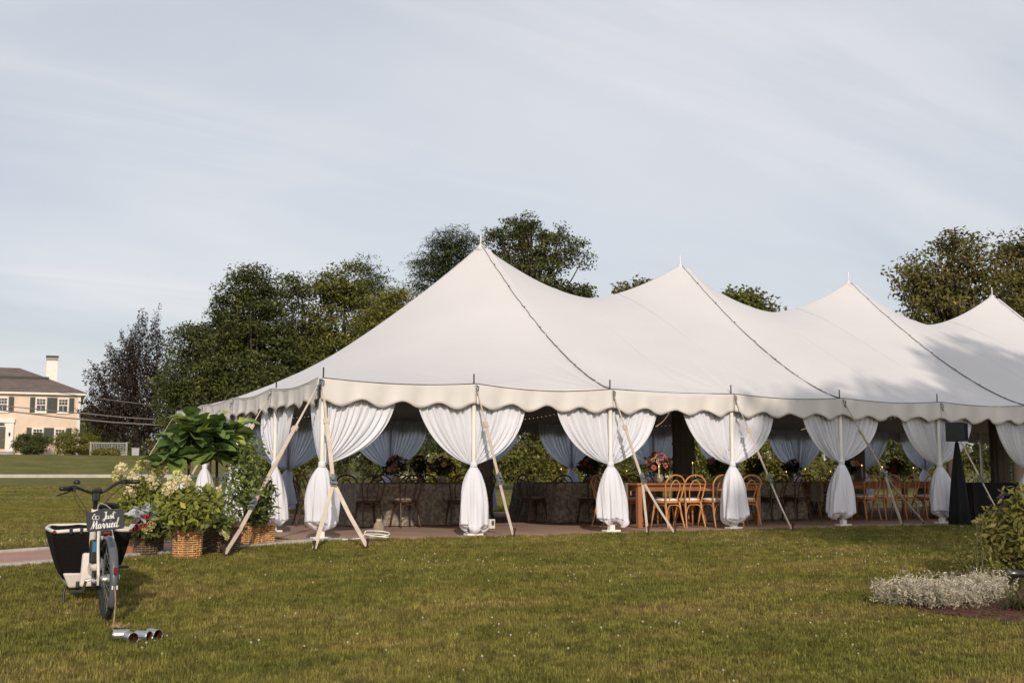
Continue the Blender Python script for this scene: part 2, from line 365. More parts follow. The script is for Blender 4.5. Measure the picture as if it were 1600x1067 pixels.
# valance per bay
def valance(p0, d, nrm, length, idx, depth=.335):
    r3 = random.Random(idx*7+1); a1, a2, a3 = [r3.uniform(0, 6) for _ in range(3)]; nb = 4
    nn = Vector(nrm); dd = Vector(d); pp = Vector(p0)
    def fn(a, b):
        s = a*length; top = H+float(sag(s))+.012
        zb = H-depth-.046*math.cos(2*PI*(a*nb))*-1-.008*math.sin(a*17+a1)
        z = top*(1-b)+zb*b
        off = .03+.022*b*math.sin(a*nb*2*PI+a2*.3)+.016*b*math.sin(a*31+a2)+.010*math.sin(a*19+a3)*b+.008*math.sin(a*57+a1)*b
        return pp+dd*s+nn*off+Vector((0, 0, z-pp.z))
    m = MB(); m.grid(fn, 64, 8); o = m.build('valance', M_valance, tent, smooth=True)
    md = o.modifiers.new('thick', 'SOLIDIFY'); md.thickness = .004
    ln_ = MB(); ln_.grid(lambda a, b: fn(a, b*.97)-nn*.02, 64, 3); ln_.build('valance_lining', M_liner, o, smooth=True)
    hb = MB(); hb.tube([fn(a/64, 1.0) for a in range(65)], .006, 5); hb.build('hem_binding', M_rope2, o)
    rb = MB(); s2 = r3.choice((.02, .05, .07)); rb.tube([pp+dd*(a/24*length)+nn*.045+Vector((0, 0, H+.015-s2*math.sin(PI*a/24)-pp.z)) for a in range(25)], .0045, 5); rb.build('eave_rope', M_rope, tent)
M_rope2 = pmat('hem_tape', (.30, .26, .22), .9, .2, 30)
for i in range(12): valance((i*S, 0, 0), (1, 0, 0), (0, -1, 0), S, i); valance((i*S, TW, 0), (1, 0, 0), (0, 1, 0), S, 20+i)
for j in range(4): valance((0, j*S, 0), (0, 1, 0), (-1, 0, 0), S, 40+j); valance((TL, j*S, 0), (0, 1, 0), (1, 0, 0), S, 60+j)
# side poles
def side_pole(x, y, lean=(0, 0)):
    m = MB(); m.tube([(x, y, .01), (x+lean[0]*.5, y+lean[1]*.5, H*.5), (x+lean[0], y+lean[1], H)], .034, 10); o = m.build('side_pole', M_pole, tent, smooth=True)
    m = MB(); m.box((x, y, .022), (.26, .16, .03)); m.box((x, y, .07), (.09, .09, .09)); m.build('foot_plate', M_paper, o, bevel=.004)
    m = MB(); m.tube([(x+lean[0], y+lean[1], H), (x+lean[0], y+lean[1], H+.17)], .011, 6); m.build('pole_pin', M_darkrod, o)
inset = .05
PF = [(i*S, inset) for i in range(13)]
for i, (x, y) in enumerate(PF): side_pole(min(max(x, inset), TL-inset), y)
for i in range(13): side_pole(min(max(i*S, inset), TL-inset), TW-inset)
for j in range(1, 4): side_pole(inset, j*S); side_pole(TL-inset, j*S)
# guy straps: webbing from the pole top to a ratchet, then to one or two stakes
def bag(P, Q, t): return Vector(P)*(1-t)+Vector(Q)*t
def strap(top, stakes, tr=.62, twin=True):
    top = Vector(top); mean = sum((Vector(s) for s in stakes), Vector())/len(stakes); rt = bag(top, mean, tr)
    g = MB(); sd = (mean-top).cross(Vector((0, 0, 1)))
    b1 = bag(top, rt, .05); b2 = bag(top, rt, .45)
    g.band([bag(top, rt, t) for t in (.05, .2, .42)], [.020, .026, .032], .006, sd); g.band([bag(top, rt, t)+Vector((0, 0, .006)) for t in (.40, .7, 1.0)], [.058, .056, .05], .012, sd)
    o = g.build('guy_strap', M_strap, tent)
    k = MB(); k.tube(smooth_path([top+Vector((0, .02, .03)), top+Vector((.02, -.03, 0)), b1, b1+Vector((0, .01, -.05)), top], 5), .009, 6); k.build('hook', M_steel, o)
    k = MB(); c = bag(top, rt, .41); q = (mean-top).to_track_quat('Z', 'Y').to_matrix(); k.box(c, (.085, .035, .09), q); k.build('keeper', M_strap, o, bevel=.006)
    k = MB(); k.box(rt, (.05, .022, .16), q); k.box(rt+q @ Vector((.034, .015, 0)), (.009, .04, .16), q); k.box(rt+q @ Vector((-.034, .015, 0)), (.009, .04, .16), q); k.tube([rt+q @ Vector((-.05, .03, .03)), rt+q @ Vector((.05, .03, .03))], .014, 8); k.box(rt+q @ Vector((0, .04, -.06)), (.045, .014, .09), q)
    k.build('ratchet', M_steel, o, bevel=.003)
    for s in stakes:
        s = Vector(s); e = MB(); e.band([rt, bag(rt, s, .5), s+Vector((0, 0, .05))], .055, .008, sd); e.build('strap_tail', M_strap, o)
        e = MB(); d = (s-top); d.z = 0; d.normalize(); e.tube([s-Vector((0, 0, .15))-d*.02, s+Vector((0, 0, .13))+d*.03], .014, 8); e.tube([s+Vector((0, 0, .12))+d*.028, s+Vector((0, 0, .15))+d*.033], .024, 8); e.build('stake', M_rust, o)
def gp(u, v): p = ground(u, v); return (p[0], p[1], p[2])
yt = -.05
strap((0, yt, H-.04), [gp(491, 863), gp(573, 859)], .62)
strap((-.03, yt, H-.04), [gp(351, 872)], .74)
strap((S, yt, H-.04), [gp(802, 841)], .62)
strap((2*S, yt, H-.04), [gp(1012, 837), gp(1053, 836)], .62)
strap((3*S, yt, H-.04), [gp(1237, 831)], .62)
strap((4*S, yt, H-.04), [gp(1409, 823), gp(1443, 819)], .60)
strap((5*S, yt, H-.04), [gp(1572, 823)], .62)
strap((6*S, yt, H-.04), [(6*S+.4, -1.0, .0)], .62)
for j in range(1, 5): strap((yt, j*S, H-.04), [(-1.25, j*S-(.3 if j < 4 else -.4), .0)], .62)
# drapes: two swagged panels gathered by a tie, gathered bundle below
def drape(p, d, nrm, halves, seed, name='curtain_drape', label='', group='', mat=M_sheer, ztie=1.08, W=.84, fall=None, yoff=.05):
    rr = random.Random(seed); nn = Vector(nrm); dd = Vector(d)
    o = thing(name, label, 'curtain', p, 0, group); ztop = H-.10
    ztie += rr.uniform(-.06, .06)
    for sgn in halves:
        w = W*rr.uniform(.94, 1.06); ph = [rr.uniform(0, 6.28) for _ in range(8)]; nf = rr.randint(9, 12); cx = rr.uniform(.86, .95); cz = rr.uniform(.16, .26)
        def fn(a, b):
            s = a**.9
            P0 = (s*w, ztop); P2 = (s*.035+.006, ztie); P1 = (s*w*cx, ztie+(ztop-ztie)*(cz+.42*(1-s)))
            t = b; x = (1-t)**2*P0[0]+2*t*(1-t)*P1[0]+t*t*P2[0]; z = (1-t)**2*P0[1]+2*t*(1-t)*P1[1]+t*t*P2[1]
            env = (.25+.75*min(1, t*3))*(1-.55*t**3)*min(1, (1-a)*6+.35)
            dep = .034*math.sin(2*PI*nf*(s**.8)+ph[0]+1.3*t)+.020*math.sin(2*PI*nf*1.9*s+ph[1]-.9*t)+.014*math.sin(2*PI*nf*.45*s+ph[2]+2*t)
            dep *= env; bulge = -.05*math.sin(PI*t)*s
            x += .009*math.sin(2*PI*nf*s+ph[3])*env; z += .010*math.sin(2*PI*4*s+ph[4])*(1-t)*t*4*.6
            v = dd*(sgn*x)+nn*(yoff+dep+bulge)
            return (v.x, v.y, z)
        m = MB(); m.grid(fn, 72, 30); q = m.build('curtain_panel', mat, o, smooth=True)
    t = MB(); t.lathe((0, 0, ztie-.045), [(.048, 0), (.056, .03), (.052, .06), (.046, .09)], 16); t.build('tie_band', mat, o, smooth=True)
    ph = [rr.uniform(0, 6.28) for _ in range(8)]; wb = rr.uniform(.215, .265); zb = rr.uniform(.06, .17); flat = rr.uniform(.7, .85); shp = rr.uniform(3.5, 6.5); puff = rr.uniform(.55, .9); lean = rr.uniform(-.25, .25); lx = rr.uniform(-.09, .09)
    def fb(a, b):
        an = 2*PI*a; t = b
        if t < .8:
            q = t/.8; r = .045+(wb-.045)*(1-(1-q)**shp)*(.80+.20*q); z = ztie-.02+(zb+.08-ztie)*q
        else:
            q = (t-.8)/.2; r = wb*math.sqrt(1-puff*q*q); z = zb+.08-.08*q
        k = 1+min(1, t*2)*(.12*math.sin(9*an+ph[0]+2*t)+.07*math.sin(15*an+ph[1]-3*t)+.10*math.sin(4*an+ph[2]+3*t)+.06*math.sin(2*an+ph[3]+4*t))
        if t > .6: k += .12*(t-.6)*math.sin(5*an+ph[4]+8*t); z += .05*(t-.6)*2*math.sin(3*an+ph[5])
        z += lean*r*math.cos(an)*max(0, t-.5)*2; v = dd*(r*k*math.cos(an)+lx*t)+nn*(r*k*flat*math.sin(an)); return (v.x, v.y, z)
    m = MB(); m.grid(fb, 72, 34); m.build('gathered_bundle', mat, o, smooth=True)
    return o
ORD = ['corner', 'first', 'second', 'third', 'fourth', 'fifth', 'sixth', 'seventh', 'eighth', 'ninth']
for i in range(8):
    lab = 'white sheer drape tied at the tent corner pole beside the potted plants' if i == 0 else 'white sheer drape tied to the %s front pole after the corner pole by the plants' % ORD[i]
    if i == 0:
        o = drape((inset, inset, 0), (1, 0, 0), (0, 1, 0), (1,), 3, 'front_drape', lab, 'drapes along the tent front', W=1.16)
        rr = random.Random(77)
        def fn(a, b, w=.62, zt=H-.1, zi=1.08):
            s = a; P0 = (s*w, zt); P2 = (s*.05+.004, zi); P1 = (s*w*.9, zi+(zt-zi)*(.2+.4*(1-s))); t = b
            y = (1-t)**2*P0[0]+2*t*(1-t)*P1[0]+t*t*P2[0]; z = (1-t)**2*P0[1]+2*t*(1-t)*P1[1]+t*t*P2[1]
            return (.03+.03*math.sin(50*s+t)+.02*math.sin(93*s), y, z)
        m = MB(); m.grid(fn, 50, 26); m.build('curtain_panel', M_sheer, o, smooth=True)
    else: drape((i*S, inset, 0), (1, 0, 0), (0, 1, 0), (-1, 1), i*5+2, 'front_drape', lab, 'drapes along the tent front', W=1.0 if i < 4 else .94)
for j in range(1, 5):
    drape((inset, j*S-(inset if j == 4 else 0), 0), (0, 1, 0), (1, 0, 0), (-1, 1) if j < 4 else (-1,), 60+j, 'end_drape', 'white sheer drape tied to the %s pole of the tent end behind the potted plants' % ORD[j], 'drapes along the tent end', W=.95)
for i in range(1, 10):
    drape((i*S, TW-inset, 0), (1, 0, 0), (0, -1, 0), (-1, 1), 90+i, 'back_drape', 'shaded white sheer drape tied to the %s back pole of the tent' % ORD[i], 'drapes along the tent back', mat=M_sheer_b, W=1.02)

# ---- taupe drapes hiding the centre poles
for k, i in enumerate(pk[:4]):
    o = thing('centre_pole_drape', 'dark taupe fabric sleeve around the %s centre pole from the plant end' % ORD[k+1], 'pole drape', (X[i], TW/2, 0), 0, 'sleeves on the centre poles')
    m = MB(); m.lathe((0, 0, .02), [(.26, 0), (.25, .6), (.24, 1.4), (.25, 2.4), (.22, 3.4), (.12, 4.2)], 44, 1, .8, lambda a, z: .08*math.sin(11*a+k)+.05*math.sin(17*a+z)); m.build('sleeve', M_taupe, o, smooth=True)
    m = MB(); m.lathe((0, 0, 1.55), [(.262, 0), (.27, .03), (.262, .06)], 30, 1, .8); m.build('tie_band', M_taupe, o, smooth=True)
    m = MB(); m.box((0, 0, .012), (.4, .4, .02)); m.build('base_plate', M_darkrod, o)

# ---- string lights under the liner
def emis(name, col, st):
    m = bpy.data.materials.new(name); m.use_nodes = True; t = m.node_tree; b = t.nodes['Principled BSDF']; b.inputs['Base Color'].default_value = (*col, 1); b.inputs['Emission Color'].default_value = (*col, 1); b.inputs['Emission Strength'].default_value = st; return m
M_bulb = emis('warm_bulb', (1, .72, .42), 1.0); M_flame = emis('candle_flame', (1, .55, .18), 5.0)
def bulb_string(A, B, sagz, nb, label):
    A = Vector(A); B = Vector(B); o = thing('string_light', label, 'string lights', A, 0, 'string lights under the tent ceiling')
    P = [(B-A)*(q/40)+Vector((0, 0, -sagz*math.sin(PI*q/40))) for q in range(41)]
    m = MB(); m.tube(P, .005, 4); m.build('wire', M_black, o)
    m = MB()
    for q in range(nb):
        p = (B-A)*((q+.5)/nb); p.z -= sagz*math.sin(PI*(q+.5)/nb)+.015; m.lathe(p-Vector((0, 0, .012)), [(.003, 0), (.008, .004), (.008, .010), (.003, .015)], 6)
    struct(m.build('bulbs', M_bulb, o, smooth=True), 'stuff')
for k in range(4):
    x = X[pk[k]]
    for q, (dx_, yb, nmn) in enumerate(((-S, .25, 'front pole before'), (0, .25, 'front pole facing'), (S, .25, 'front pole after'), (-S, TW-.25, 'back pole before'), (S, TW-.25, 'back pole after'))):
        bulb_string((x+.05*dx_, TW/2, 3.3), (x+dx_, yb, H-.08), .30, 44, 'string of tiny warm bulbs from the %s centre pole to the %s it' % (ORD[k+1], nmn))

# ---- bentwood chairs
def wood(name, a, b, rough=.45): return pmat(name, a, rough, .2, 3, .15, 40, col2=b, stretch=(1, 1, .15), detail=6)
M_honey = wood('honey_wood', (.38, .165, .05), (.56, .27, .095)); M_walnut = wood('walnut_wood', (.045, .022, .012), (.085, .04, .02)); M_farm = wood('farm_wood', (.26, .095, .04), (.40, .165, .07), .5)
M_cush = pmat('white_cushion', (.74, .72, .68), .85, .06, 6); M_cushd = pmat('taupe_cushion', (.22, .19, .165), .85, .1, 6)
def chair_proto(wm, cm):
    o = link('bentwood_chair', None)
    m = MB(); m.lathe((0, 0, .425), [(.195, 0), (.208, .012), (.208, .03), (.2, .038)], 24, 1, 1.0); m.build('seat', wm, o, smooth=True, angle=50)
    m = MB(); m.lathe((0, 0, .4632), [(.178, 0), (.196, .012), (.192, .03), (.15, .042), (.05, .046)], 24); m.build('seat_cushion', cm, o, smooth=True)
    for sx in (-1, 1):
        m = MB(); m.tube([(sx*.15, .13, .43), (sx*.175, .165, .2), (sx*.195, .195, 0)], [.019, .016, .011], 8); m.build('leg', wm, o, smooth=True)
        m = MB(); m.tube(smooth_path([(sx*.15, -.15, .45), (sx*.165, -.19, .22), (sx*.185, -.25, 0)], 4), [.018]*5+[.016, .014, .012, .011], 8); m.build('leg', wm, o, smooth=True)
    def hoop(w0, w1, z1, dy):
        L_ = [(-w0, -.16, .44), (-w0*1.0-.008, -.18, .52), (-w1, -.225+dy, z1-.16)]
        P = L_+[(-w1*math.cos(a), -.235+dy-.02*math.sin(a), z1-.16+.16*math.sin(a)) for a in np.linspace(.25, PI-.25, 9)]+[(-x, y, z) for x, y, z in L_[::-1]]
        return smooth_path(P, 3)
    m = MB(); m.tube(hoop(.16, .205, .90, 0), .0145, 8); m.build('back_hoop', wm, o, smooth=True)
    m = MB(); m.tube(hoop(.075, .105, .81, .004), .0115, 8); m.build('inner_hoop', wm, o, smooth=True)
    lg = [(.172, .16), (-.172, .16), (-.168, -.2), (.168, -.2)]
    for q in range(4):
        a, b = Vector((*lg[q], .2)), Vector((*lg[(q+1) % 4], .2)); c = (a+b)/2*.86
        m = MB(); m.tube(smooth_path([a, a.lerp(c, .18)+Vector((0, 0, .13)), a.lerp(c, .5)+Vector((0, 0, .205)), c+Vector((0, 0, .222)), b.lerp(c, .5)+Vector((0, 0, .205)), b.lerp(c, .18)+Vector((0, 0, .13)), b], 3), .009, 6); m.build('leg_brace', wm, o, smooth=True)
    return o
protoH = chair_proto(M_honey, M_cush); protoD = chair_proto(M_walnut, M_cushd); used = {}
def chair(kind, x, y, rz, label, group):
    pr = protoH if kind == 'h' else protoD
    if kind in used: o = copy_tree(pr)
    else: o = pr; used[kind] = 1
    o.location = (x, y, .006); o.rotation_euler = (0, 0, rz); tag(o, label, 'chair', group)
# ---- tables
M_cloth = pmat('damask_cloth', (.15, .128, .105), .8, .2, 15, .2, 30, col2=(.30, .26, .22), detail=3, lo=.42, hi=.58)
M_runner = pmat('linen_runner', (.30, .255, .20), .85, .1, 20, .2, 90)
def cloth_table(x, y, lx, ly, label, seed):
    o = thing('draped_table', label, 'table', (x, y, .006), 0, 'tables under floor length cloths'); rr = random.Random(seed); p1, p2 = rr.uniform(0, 6), rr.uniform(0, 6)
    m = MB(); m.box((0, 0, .72), (lx, ly, .04)); tp = m.build('table_top', M_farm, o)
    for sx in (-1, 1):
        for sy in (-1, 1): m = MB(); m.box((sx*(lx/2-.12), sy*(ly/2-.12), .35), (.06, .06, .69)); m.build('leg', M_farm, o)
    per = 2*(lx+ly)
    def rim(s):
        s %= per
        if s < lx: return Vector((-lx/2+s, -ly/2, 0)), Vector((0, -1, 0)), min(s, lx-s)
        s -= lx
        if s < ly: return Vector((lx/2, -ly/2+s, 0)), Vector((1, 0, 0)), min(s, ly-s)
        s -= ly
        if s < lx: return Vector((lx/2-s, ly/2, 0)), Vector((0, 1, 0)), min(s, lx-s)
        s -= lx; return Vector((-lx/2, ly/2-s, 0)), Vector((-1, 0, 0)), min(s, ly-s)
    def fn(a, b):
        p, n, e = rim(a*per); k = b; c = max(0, 1-e/.15)
        f = .035*math.sin(a*per*9+p1)+.025*math.sin(a*per*17+p2)
        p = p+n*(.012+k*(.05+f*.8))+(p.normalized()*.09*c*k)
        return (p.x, p.y, .748-.735*k)
    m = MB(); m.grid(fn, 220, 10); m.grid(lambda a, b: ((a-.5)*(lx+.024), (b-.5)*(ly+.024), .7485), 8, 4); m.build('tablecloth', M_cloth, o, smooth=True, angle=60)
    return o
def farm_table(x, y, lx, ly, label):
    o = thing('farm_table', label, 'table', (x, y, .006), 0, 'wooden farm tables')
    nb = 5
    for q in range(nb): m = MB(); m.box((0, -ly/2+(q+.5)*ly/nb, .745), (lx, ly/nb-.004, .035)); m.build('plank', M_farm, o, bevel=.003)
    for sy in (-1, 1): m = MB(); m.box((0, sy*(ly/2-.09), .675), (lx-.2, .025, .1)); m.build('apron', M_farm, o)
    for sx in (-1, 1): m = MB(); m.box((sx*(lx/2-.09), 0, .675), (.025, ly-.2, .1)); m.build('apron', M_farm, o)
    for sx in (-1, 1):
        for sy in (-1, 1): m = MB(); m.box((sx*(lx/2-.09), sy*(ly/2-.09), .364), (.085, .085, .724)); m.build('leg', M_farm, o, bevel=.005)
    return o
def runner(x, y, lx, ly, zt, drop, label):
    o = thing('table_runner', label, 'runner', (x, y, zt)); m = MB()
    def fn(a, b):
        s = (a-.5)*(lx+2*drop); e = abs(s)-lx/2
        if e <= 0: return (s, (b-.5)*ly, .004)
        return (math.copysign(lx/2+.006+.01*math.sin(b*9), s), (b-.5)*ly, .004-e)
    m.grid(fn, 60, 8); q = m.build('linen', M_runner, o, smooth=True, angle=40)
T1 = cloth_table(3.1, 4.0, 2.44, 1.0, 'long table in patterned taupe cloth nearest the tent corner pole', 1)
T2 = cloth_table(6.9, 3.9, 2.2, 1.0, 'long table in patterned taupe cloth just behind the wooden table with orange flowers', 2)
T3 = cloth_table(9.9, 3.2, 2.44, 1.0, 'long table in patterned taupe cloth between the two wooden farm tables', 3)
T4 = cloth_table(4.6, 7.2, 2.6, 1.0, 'long table in taupe cloth at the back of the tent behind the first centre pole', 4)
T5 = cloth_table(8.6, 7.0, 3.2, 1.0, 'long table in taupe cloth at the tent back behind the second centre pole', 5)
T6 = cloth_table(14.2, 6.6, 3.2, 1.0, 'long table in taupe cloth at the tent back behind the third centre pole', 6)
_c = M_cloth; M_cloth = pmat('black_tablecloth', (.006, .006, .007), 1.0, .2, 6)
T7 = cloth_table(14.75, 1.2, 1.7, .75, 'black cloth covered table added for the dark area behind the loudspeaker stand', 9); M_cloth = _c  # table added so the area behind the stand reads dark
A_ = farm_table(7.35, 1.42, 2.75, .95, 'reddish wooden farm table with orange flower centrepiece behind honey chairs')
B_ = farm_table(12.8, 2.55, 3.0, .95, 'reddish wooden farm table in deep shade near the loudspeaker')
runner(7.35, 1.42, 2.75, .38, .771, .42, 'beige linen runner hanging off the farm table with orange flowers')
runner(12.8, 2.45, 3.0, .42, .771, .40, 'beige linen runner hanging off the shaded farm table by the loudspeaker')
g1 = 'honey bentwood chairs at the flower table'
for q, x in enumerate((6.38, 6.86, 7.36, 8.06)): chair('h', x, .66+(.04 if q % 2 else 0), random.Random(q).uniform(-.12, .12), '%s honey bentwood chair with white cushion along the front of the flower table' % ORD[q+1], g1)
for q, x in enumerate((6.6, 7.3, 8.0)): chair('h', x, 2.2, PI+random.Random(q+9).uniform(-.1, .1), '%s honey bentwood chair on the far side of the flower table' % ORD[q+1], 'chairs behind the flower table')
chair('h', 5.75, 1.5, -PI/2, 'honey bentwood chair at the runner end of the wooden flower table', g1)
g2 = 'honey bentwood chairs at the shaded table'
for q, x in enumerate((11.9, 12.42, 12.95, 13.5)): chair('h', x, 1.72, random.Random(q+3).uniform(-.1, .1), '%s honey bentwood chair with white cushion along the shaded farm table' % ORD[q+1], g2)
for q, x in enumerate((11.8, 12.5, 13.2)): chair('h', x, 3.3, PI, '%s honey bentwood chair on the far side of the shaded farm table' % ORD[q+1], 'chairs behind the shaded table')
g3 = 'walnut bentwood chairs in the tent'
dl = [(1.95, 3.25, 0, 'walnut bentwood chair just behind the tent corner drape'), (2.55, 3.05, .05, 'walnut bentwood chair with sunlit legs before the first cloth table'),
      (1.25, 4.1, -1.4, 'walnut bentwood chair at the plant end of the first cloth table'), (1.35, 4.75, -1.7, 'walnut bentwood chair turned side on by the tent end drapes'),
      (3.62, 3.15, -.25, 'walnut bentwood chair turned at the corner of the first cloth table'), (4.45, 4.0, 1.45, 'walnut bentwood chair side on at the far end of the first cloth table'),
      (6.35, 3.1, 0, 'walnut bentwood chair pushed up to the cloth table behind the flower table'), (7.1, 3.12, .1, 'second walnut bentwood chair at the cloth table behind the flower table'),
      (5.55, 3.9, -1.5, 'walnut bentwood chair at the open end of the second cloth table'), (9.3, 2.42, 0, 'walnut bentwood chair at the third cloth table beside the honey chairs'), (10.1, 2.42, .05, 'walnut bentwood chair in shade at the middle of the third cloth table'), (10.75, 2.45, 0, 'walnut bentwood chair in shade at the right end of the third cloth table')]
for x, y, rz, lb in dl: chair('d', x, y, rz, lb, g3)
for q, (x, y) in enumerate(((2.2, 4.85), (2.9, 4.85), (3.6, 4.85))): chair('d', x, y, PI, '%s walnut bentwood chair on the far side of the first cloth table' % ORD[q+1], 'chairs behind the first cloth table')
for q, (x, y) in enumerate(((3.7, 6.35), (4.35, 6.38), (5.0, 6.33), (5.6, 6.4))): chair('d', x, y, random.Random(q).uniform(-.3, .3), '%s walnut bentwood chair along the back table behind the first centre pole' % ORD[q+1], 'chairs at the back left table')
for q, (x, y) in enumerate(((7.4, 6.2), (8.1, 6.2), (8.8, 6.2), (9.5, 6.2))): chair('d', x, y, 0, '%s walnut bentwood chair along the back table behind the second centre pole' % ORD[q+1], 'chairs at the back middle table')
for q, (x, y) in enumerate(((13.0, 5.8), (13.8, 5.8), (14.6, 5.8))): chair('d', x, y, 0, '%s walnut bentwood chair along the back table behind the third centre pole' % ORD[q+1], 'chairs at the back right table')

# ---- flower centrepieces and candles
M_glass = pmat('vase_ceramic', (.32, .27, .22), .4, .2, 8)
M_green = leafmat('arrangement_leaf', (.02, .03, .012), (.06, .075, .022), (.12, .05, .03))
FLC = {'peach': (.72, .32, .16), 'coral': (.68, .20, .12), 'blush': (.75, .52, .42), 'cream': (.74, .66, .48), 'berry': (.30, .035, .06), 'mauve': (.38, .16, .22), 'rust': (.34, .10, .03)}
FLM = {k: pmat('petal_'+k, c, .6, .15, 30, trans=.2) for k, c in FLC.items()}
def bloom_mesh(mat, seed):
    rr = random.Random(seed); m = MB()
    for ring, (r, tilt, n) in enumerate(((.012, 1.3, 4), (.026, .95, 6), (.042, .5, 8))):
        for q in range(n):
            a = 2*PI*q/n+ring*.5+rr.uniform(-.2, .2); c, s = math.cos(a), math.sin(a); h = math.sin(tilt)*.03
            P = []
            for u, v_ in ((0, .3), (.55, 1), (1, .55), (1, -.55), (.55, -1)):
                rad = .006+r*u; wv = v_*.016; P.append((c*rad-s*wv, s*rad+c*wv, h*u+.008*(1-u)+(2-ring)*.004))
            m.add(P, [(0, 1, 2, 3, 4)])
    return m.mesh('bloom', mat, True)
BLM = {k: bloom_mesh(m, 3) for k, m in FLM.items()}
def leaf_cloud(C_, R3, n, size, rr, up=.3, asp=.45):
    d = rr.normal(size=(n, 3)); d /= np.linalg.norm(d, axis=1)[:, None]; P = C_+d*np.array(R3)*(rr.uniform(0, 1, (n, 1))**.45)
    return leaf_quads(P, size, rr, up, asp, d)
def leaf_quads(P, size, rr, up=.3, asp=.45, outd=None):
    n = len(P); nr = rr.normal(size=(n, 3)); nr[:, 2] += up*2
    if outd is not None: nr += outd*.8
    nr /= np.linalg.norm(nr, axis=1)[:, None]
    t = rr.normal(size=(n, 3)); t -= nr*(t*nr).sum(1)[:, None]; t /= np.linalg.norm(t, axis=1)[:, None]; b = np.cross(nr, t)
    s = size*rr.uniform(.6, 1.35, (n, 1)); w = s*asp
    V = np.stack([P, P+t*s*.45+b*w*.5+nr*s*.05, P+t*s, P+t*s*.45-b*w*.5+nr*s*.05], 1).reshape(-1, 3)
    return V, np.arange(4*n).reshape(n, 4), rr.uniform(0, 1, n)
def centrepiece(x, y, zt, label, cols, rad, seed, blooms=26, group='flower centrepieces on the tables'):
    o = thing('flower_centrepiece', label, 'flowers', (x, y, zt), 0, group); rr = np.random.default_rng(seed); r2 = random.Random(seed)
    m = MB(); m.lathe((0, 0, 0), [(.05, 0), (.075, .04), (.08, .09), (.06, .13), (.065, .14)], 16); m.build('vase', M_glass, o, smooth=True)
    V, Q, v = leaf_cloud(np.array([0, 0, .14+rad*.8]), (rad*1.15, rad*1.15, rad*.9), 260, .09, rr); link('foliage', np_mesh('foliage', V, Q, M_green, v), o)
    m = MB()
    for q in range(12): a = r2.uniform(0, 6.28); m.tube([(0, 0, .1), (math.cos(a)*rad*.8, math.sin(a)*rad*.8, .14+rad*r2.uniform(.6, 1.5))], .004, 4)
    m.build('stems', M_twig, o)
    for q in range(blooms):
        a = r2.uniform(0, 6.28); e = r2.uniform(-.2, 1.4); d = Vector((math.cos(a)*math.cos(e), math.sin(a)*math.cos(e), math.sin(e)))
        b = link('bloom', BLM[r2.choice(cols)], o, d*rad*r2.uniform(.8, 1.1)+Vector((0, 0, .14+rad*.75))); b.rotation_mode = 'QUATERNION'; b.rotation_quaternion = d.to_track_quat('Z', 'Y'); sc = r2.uniform(.8, 1.5); b.scale = (sc, sc, sc)
centrepiece(6.75, 1.42, .775, 'bright peach and coral flower centrepiece on the wooden farm table', ['peach', 'coral', 'blush', 'cream', 'mauve'], .21, 1, 44)
centrepiece(8.1, 1.5, .775, 'small berry and mauve centrepiece on the wooden table behind the third pole drape', ['berry', 'mauve', 'peach', 'blush'], .18, 2, 20)
centrepiece(2.75, 4.0, .756, 'muted centrepiece on the first cloth table near the plants', ['rust', 'peach', 'mauve', 'cream'], .19, 3, 16)
centrepiece(3.7, 4.05, .756, 'dark berry centrepiece on the first cloth table by the second pole drape', ['berry', 'rust', 'blush'], .2, 4, 14)
centrepiece(6.9, 3.9, .756, 'dark berry centrepiece on the cloth table behind the flower table', ['berry', 'rust', 'mauve'], .24, 5, 16)
centrepiece(9.5, 3.2, .756, 'dark wine red centrepiece on the third cloth table', ['berry', 'rust', 'mauve'], .24, 6, 16)
centrepiece(10.4, 3.2, .756, 'rust coloured centrepiece at the far end of the third cloth table', ['rust', 'berry', 'peach'], .2, 7, 14)
centrepiece(12.3, 2.55, .775, 'mixed centrepiece on the shaded farm table', ['mauve', 'peach', 'berry', 'cream'], .2, 8, 20)
centrepiece(13.6, 2.55, .775, 'low centrepiece on the shaded farm table nearest the loudspeaker', ['rust', 'blush', 'berry'], .18, 9, 16)
centrepiece(4.6, 7.2, .756, 'dark leafy centrepiece on the back table behind the first centre pole', ['berry', 'rust'], .22, 10, 12)
centrepiece(8.6, 7.0, .756, 'dark leafy centrepiece on the back table behind the second centre pole', ['berry', 'rust'], .22, 11, 12)
centrepiece(14.2, 6.6, .756, 'dark leafy centrepiece on the back table behind the third centre pole', ['berry', 'rust'], .22, 12, 12)
M_wax = pmat('candle_wax', (.70, .60, .45), .5, .05, 8); M_brass = pmat('brass', (.40, .26, .10), .35, .15, 10, metal=.9)
def candle(x, y, zt, h, label):
    o = thing('taper_candle', label, 'candle', (x, y, zt), 0, 'lit taper candles on the tables')
    m = MB(); m.lathe((0, 0, 0), [(.045, 0), (.045, .008), (.012, .02), (.01, .06), (.018, .075), (.018, .085)], 12); m.build('holder', M_brass, o, smooth=True)
    m = MB(); m.tube([(0, 0, .08), (0, 0, .08+h)], [.011, .009], 8); m.build('candle', M_wax, o)
    m = MB(); m.lathe((0, 0, .085+h), [(.003, 0), (.007, .009), (.006, .018), (.0015, .033)], 8); m.build('flame', M_flame, o, smooth=True)
rc = random.Random(4)
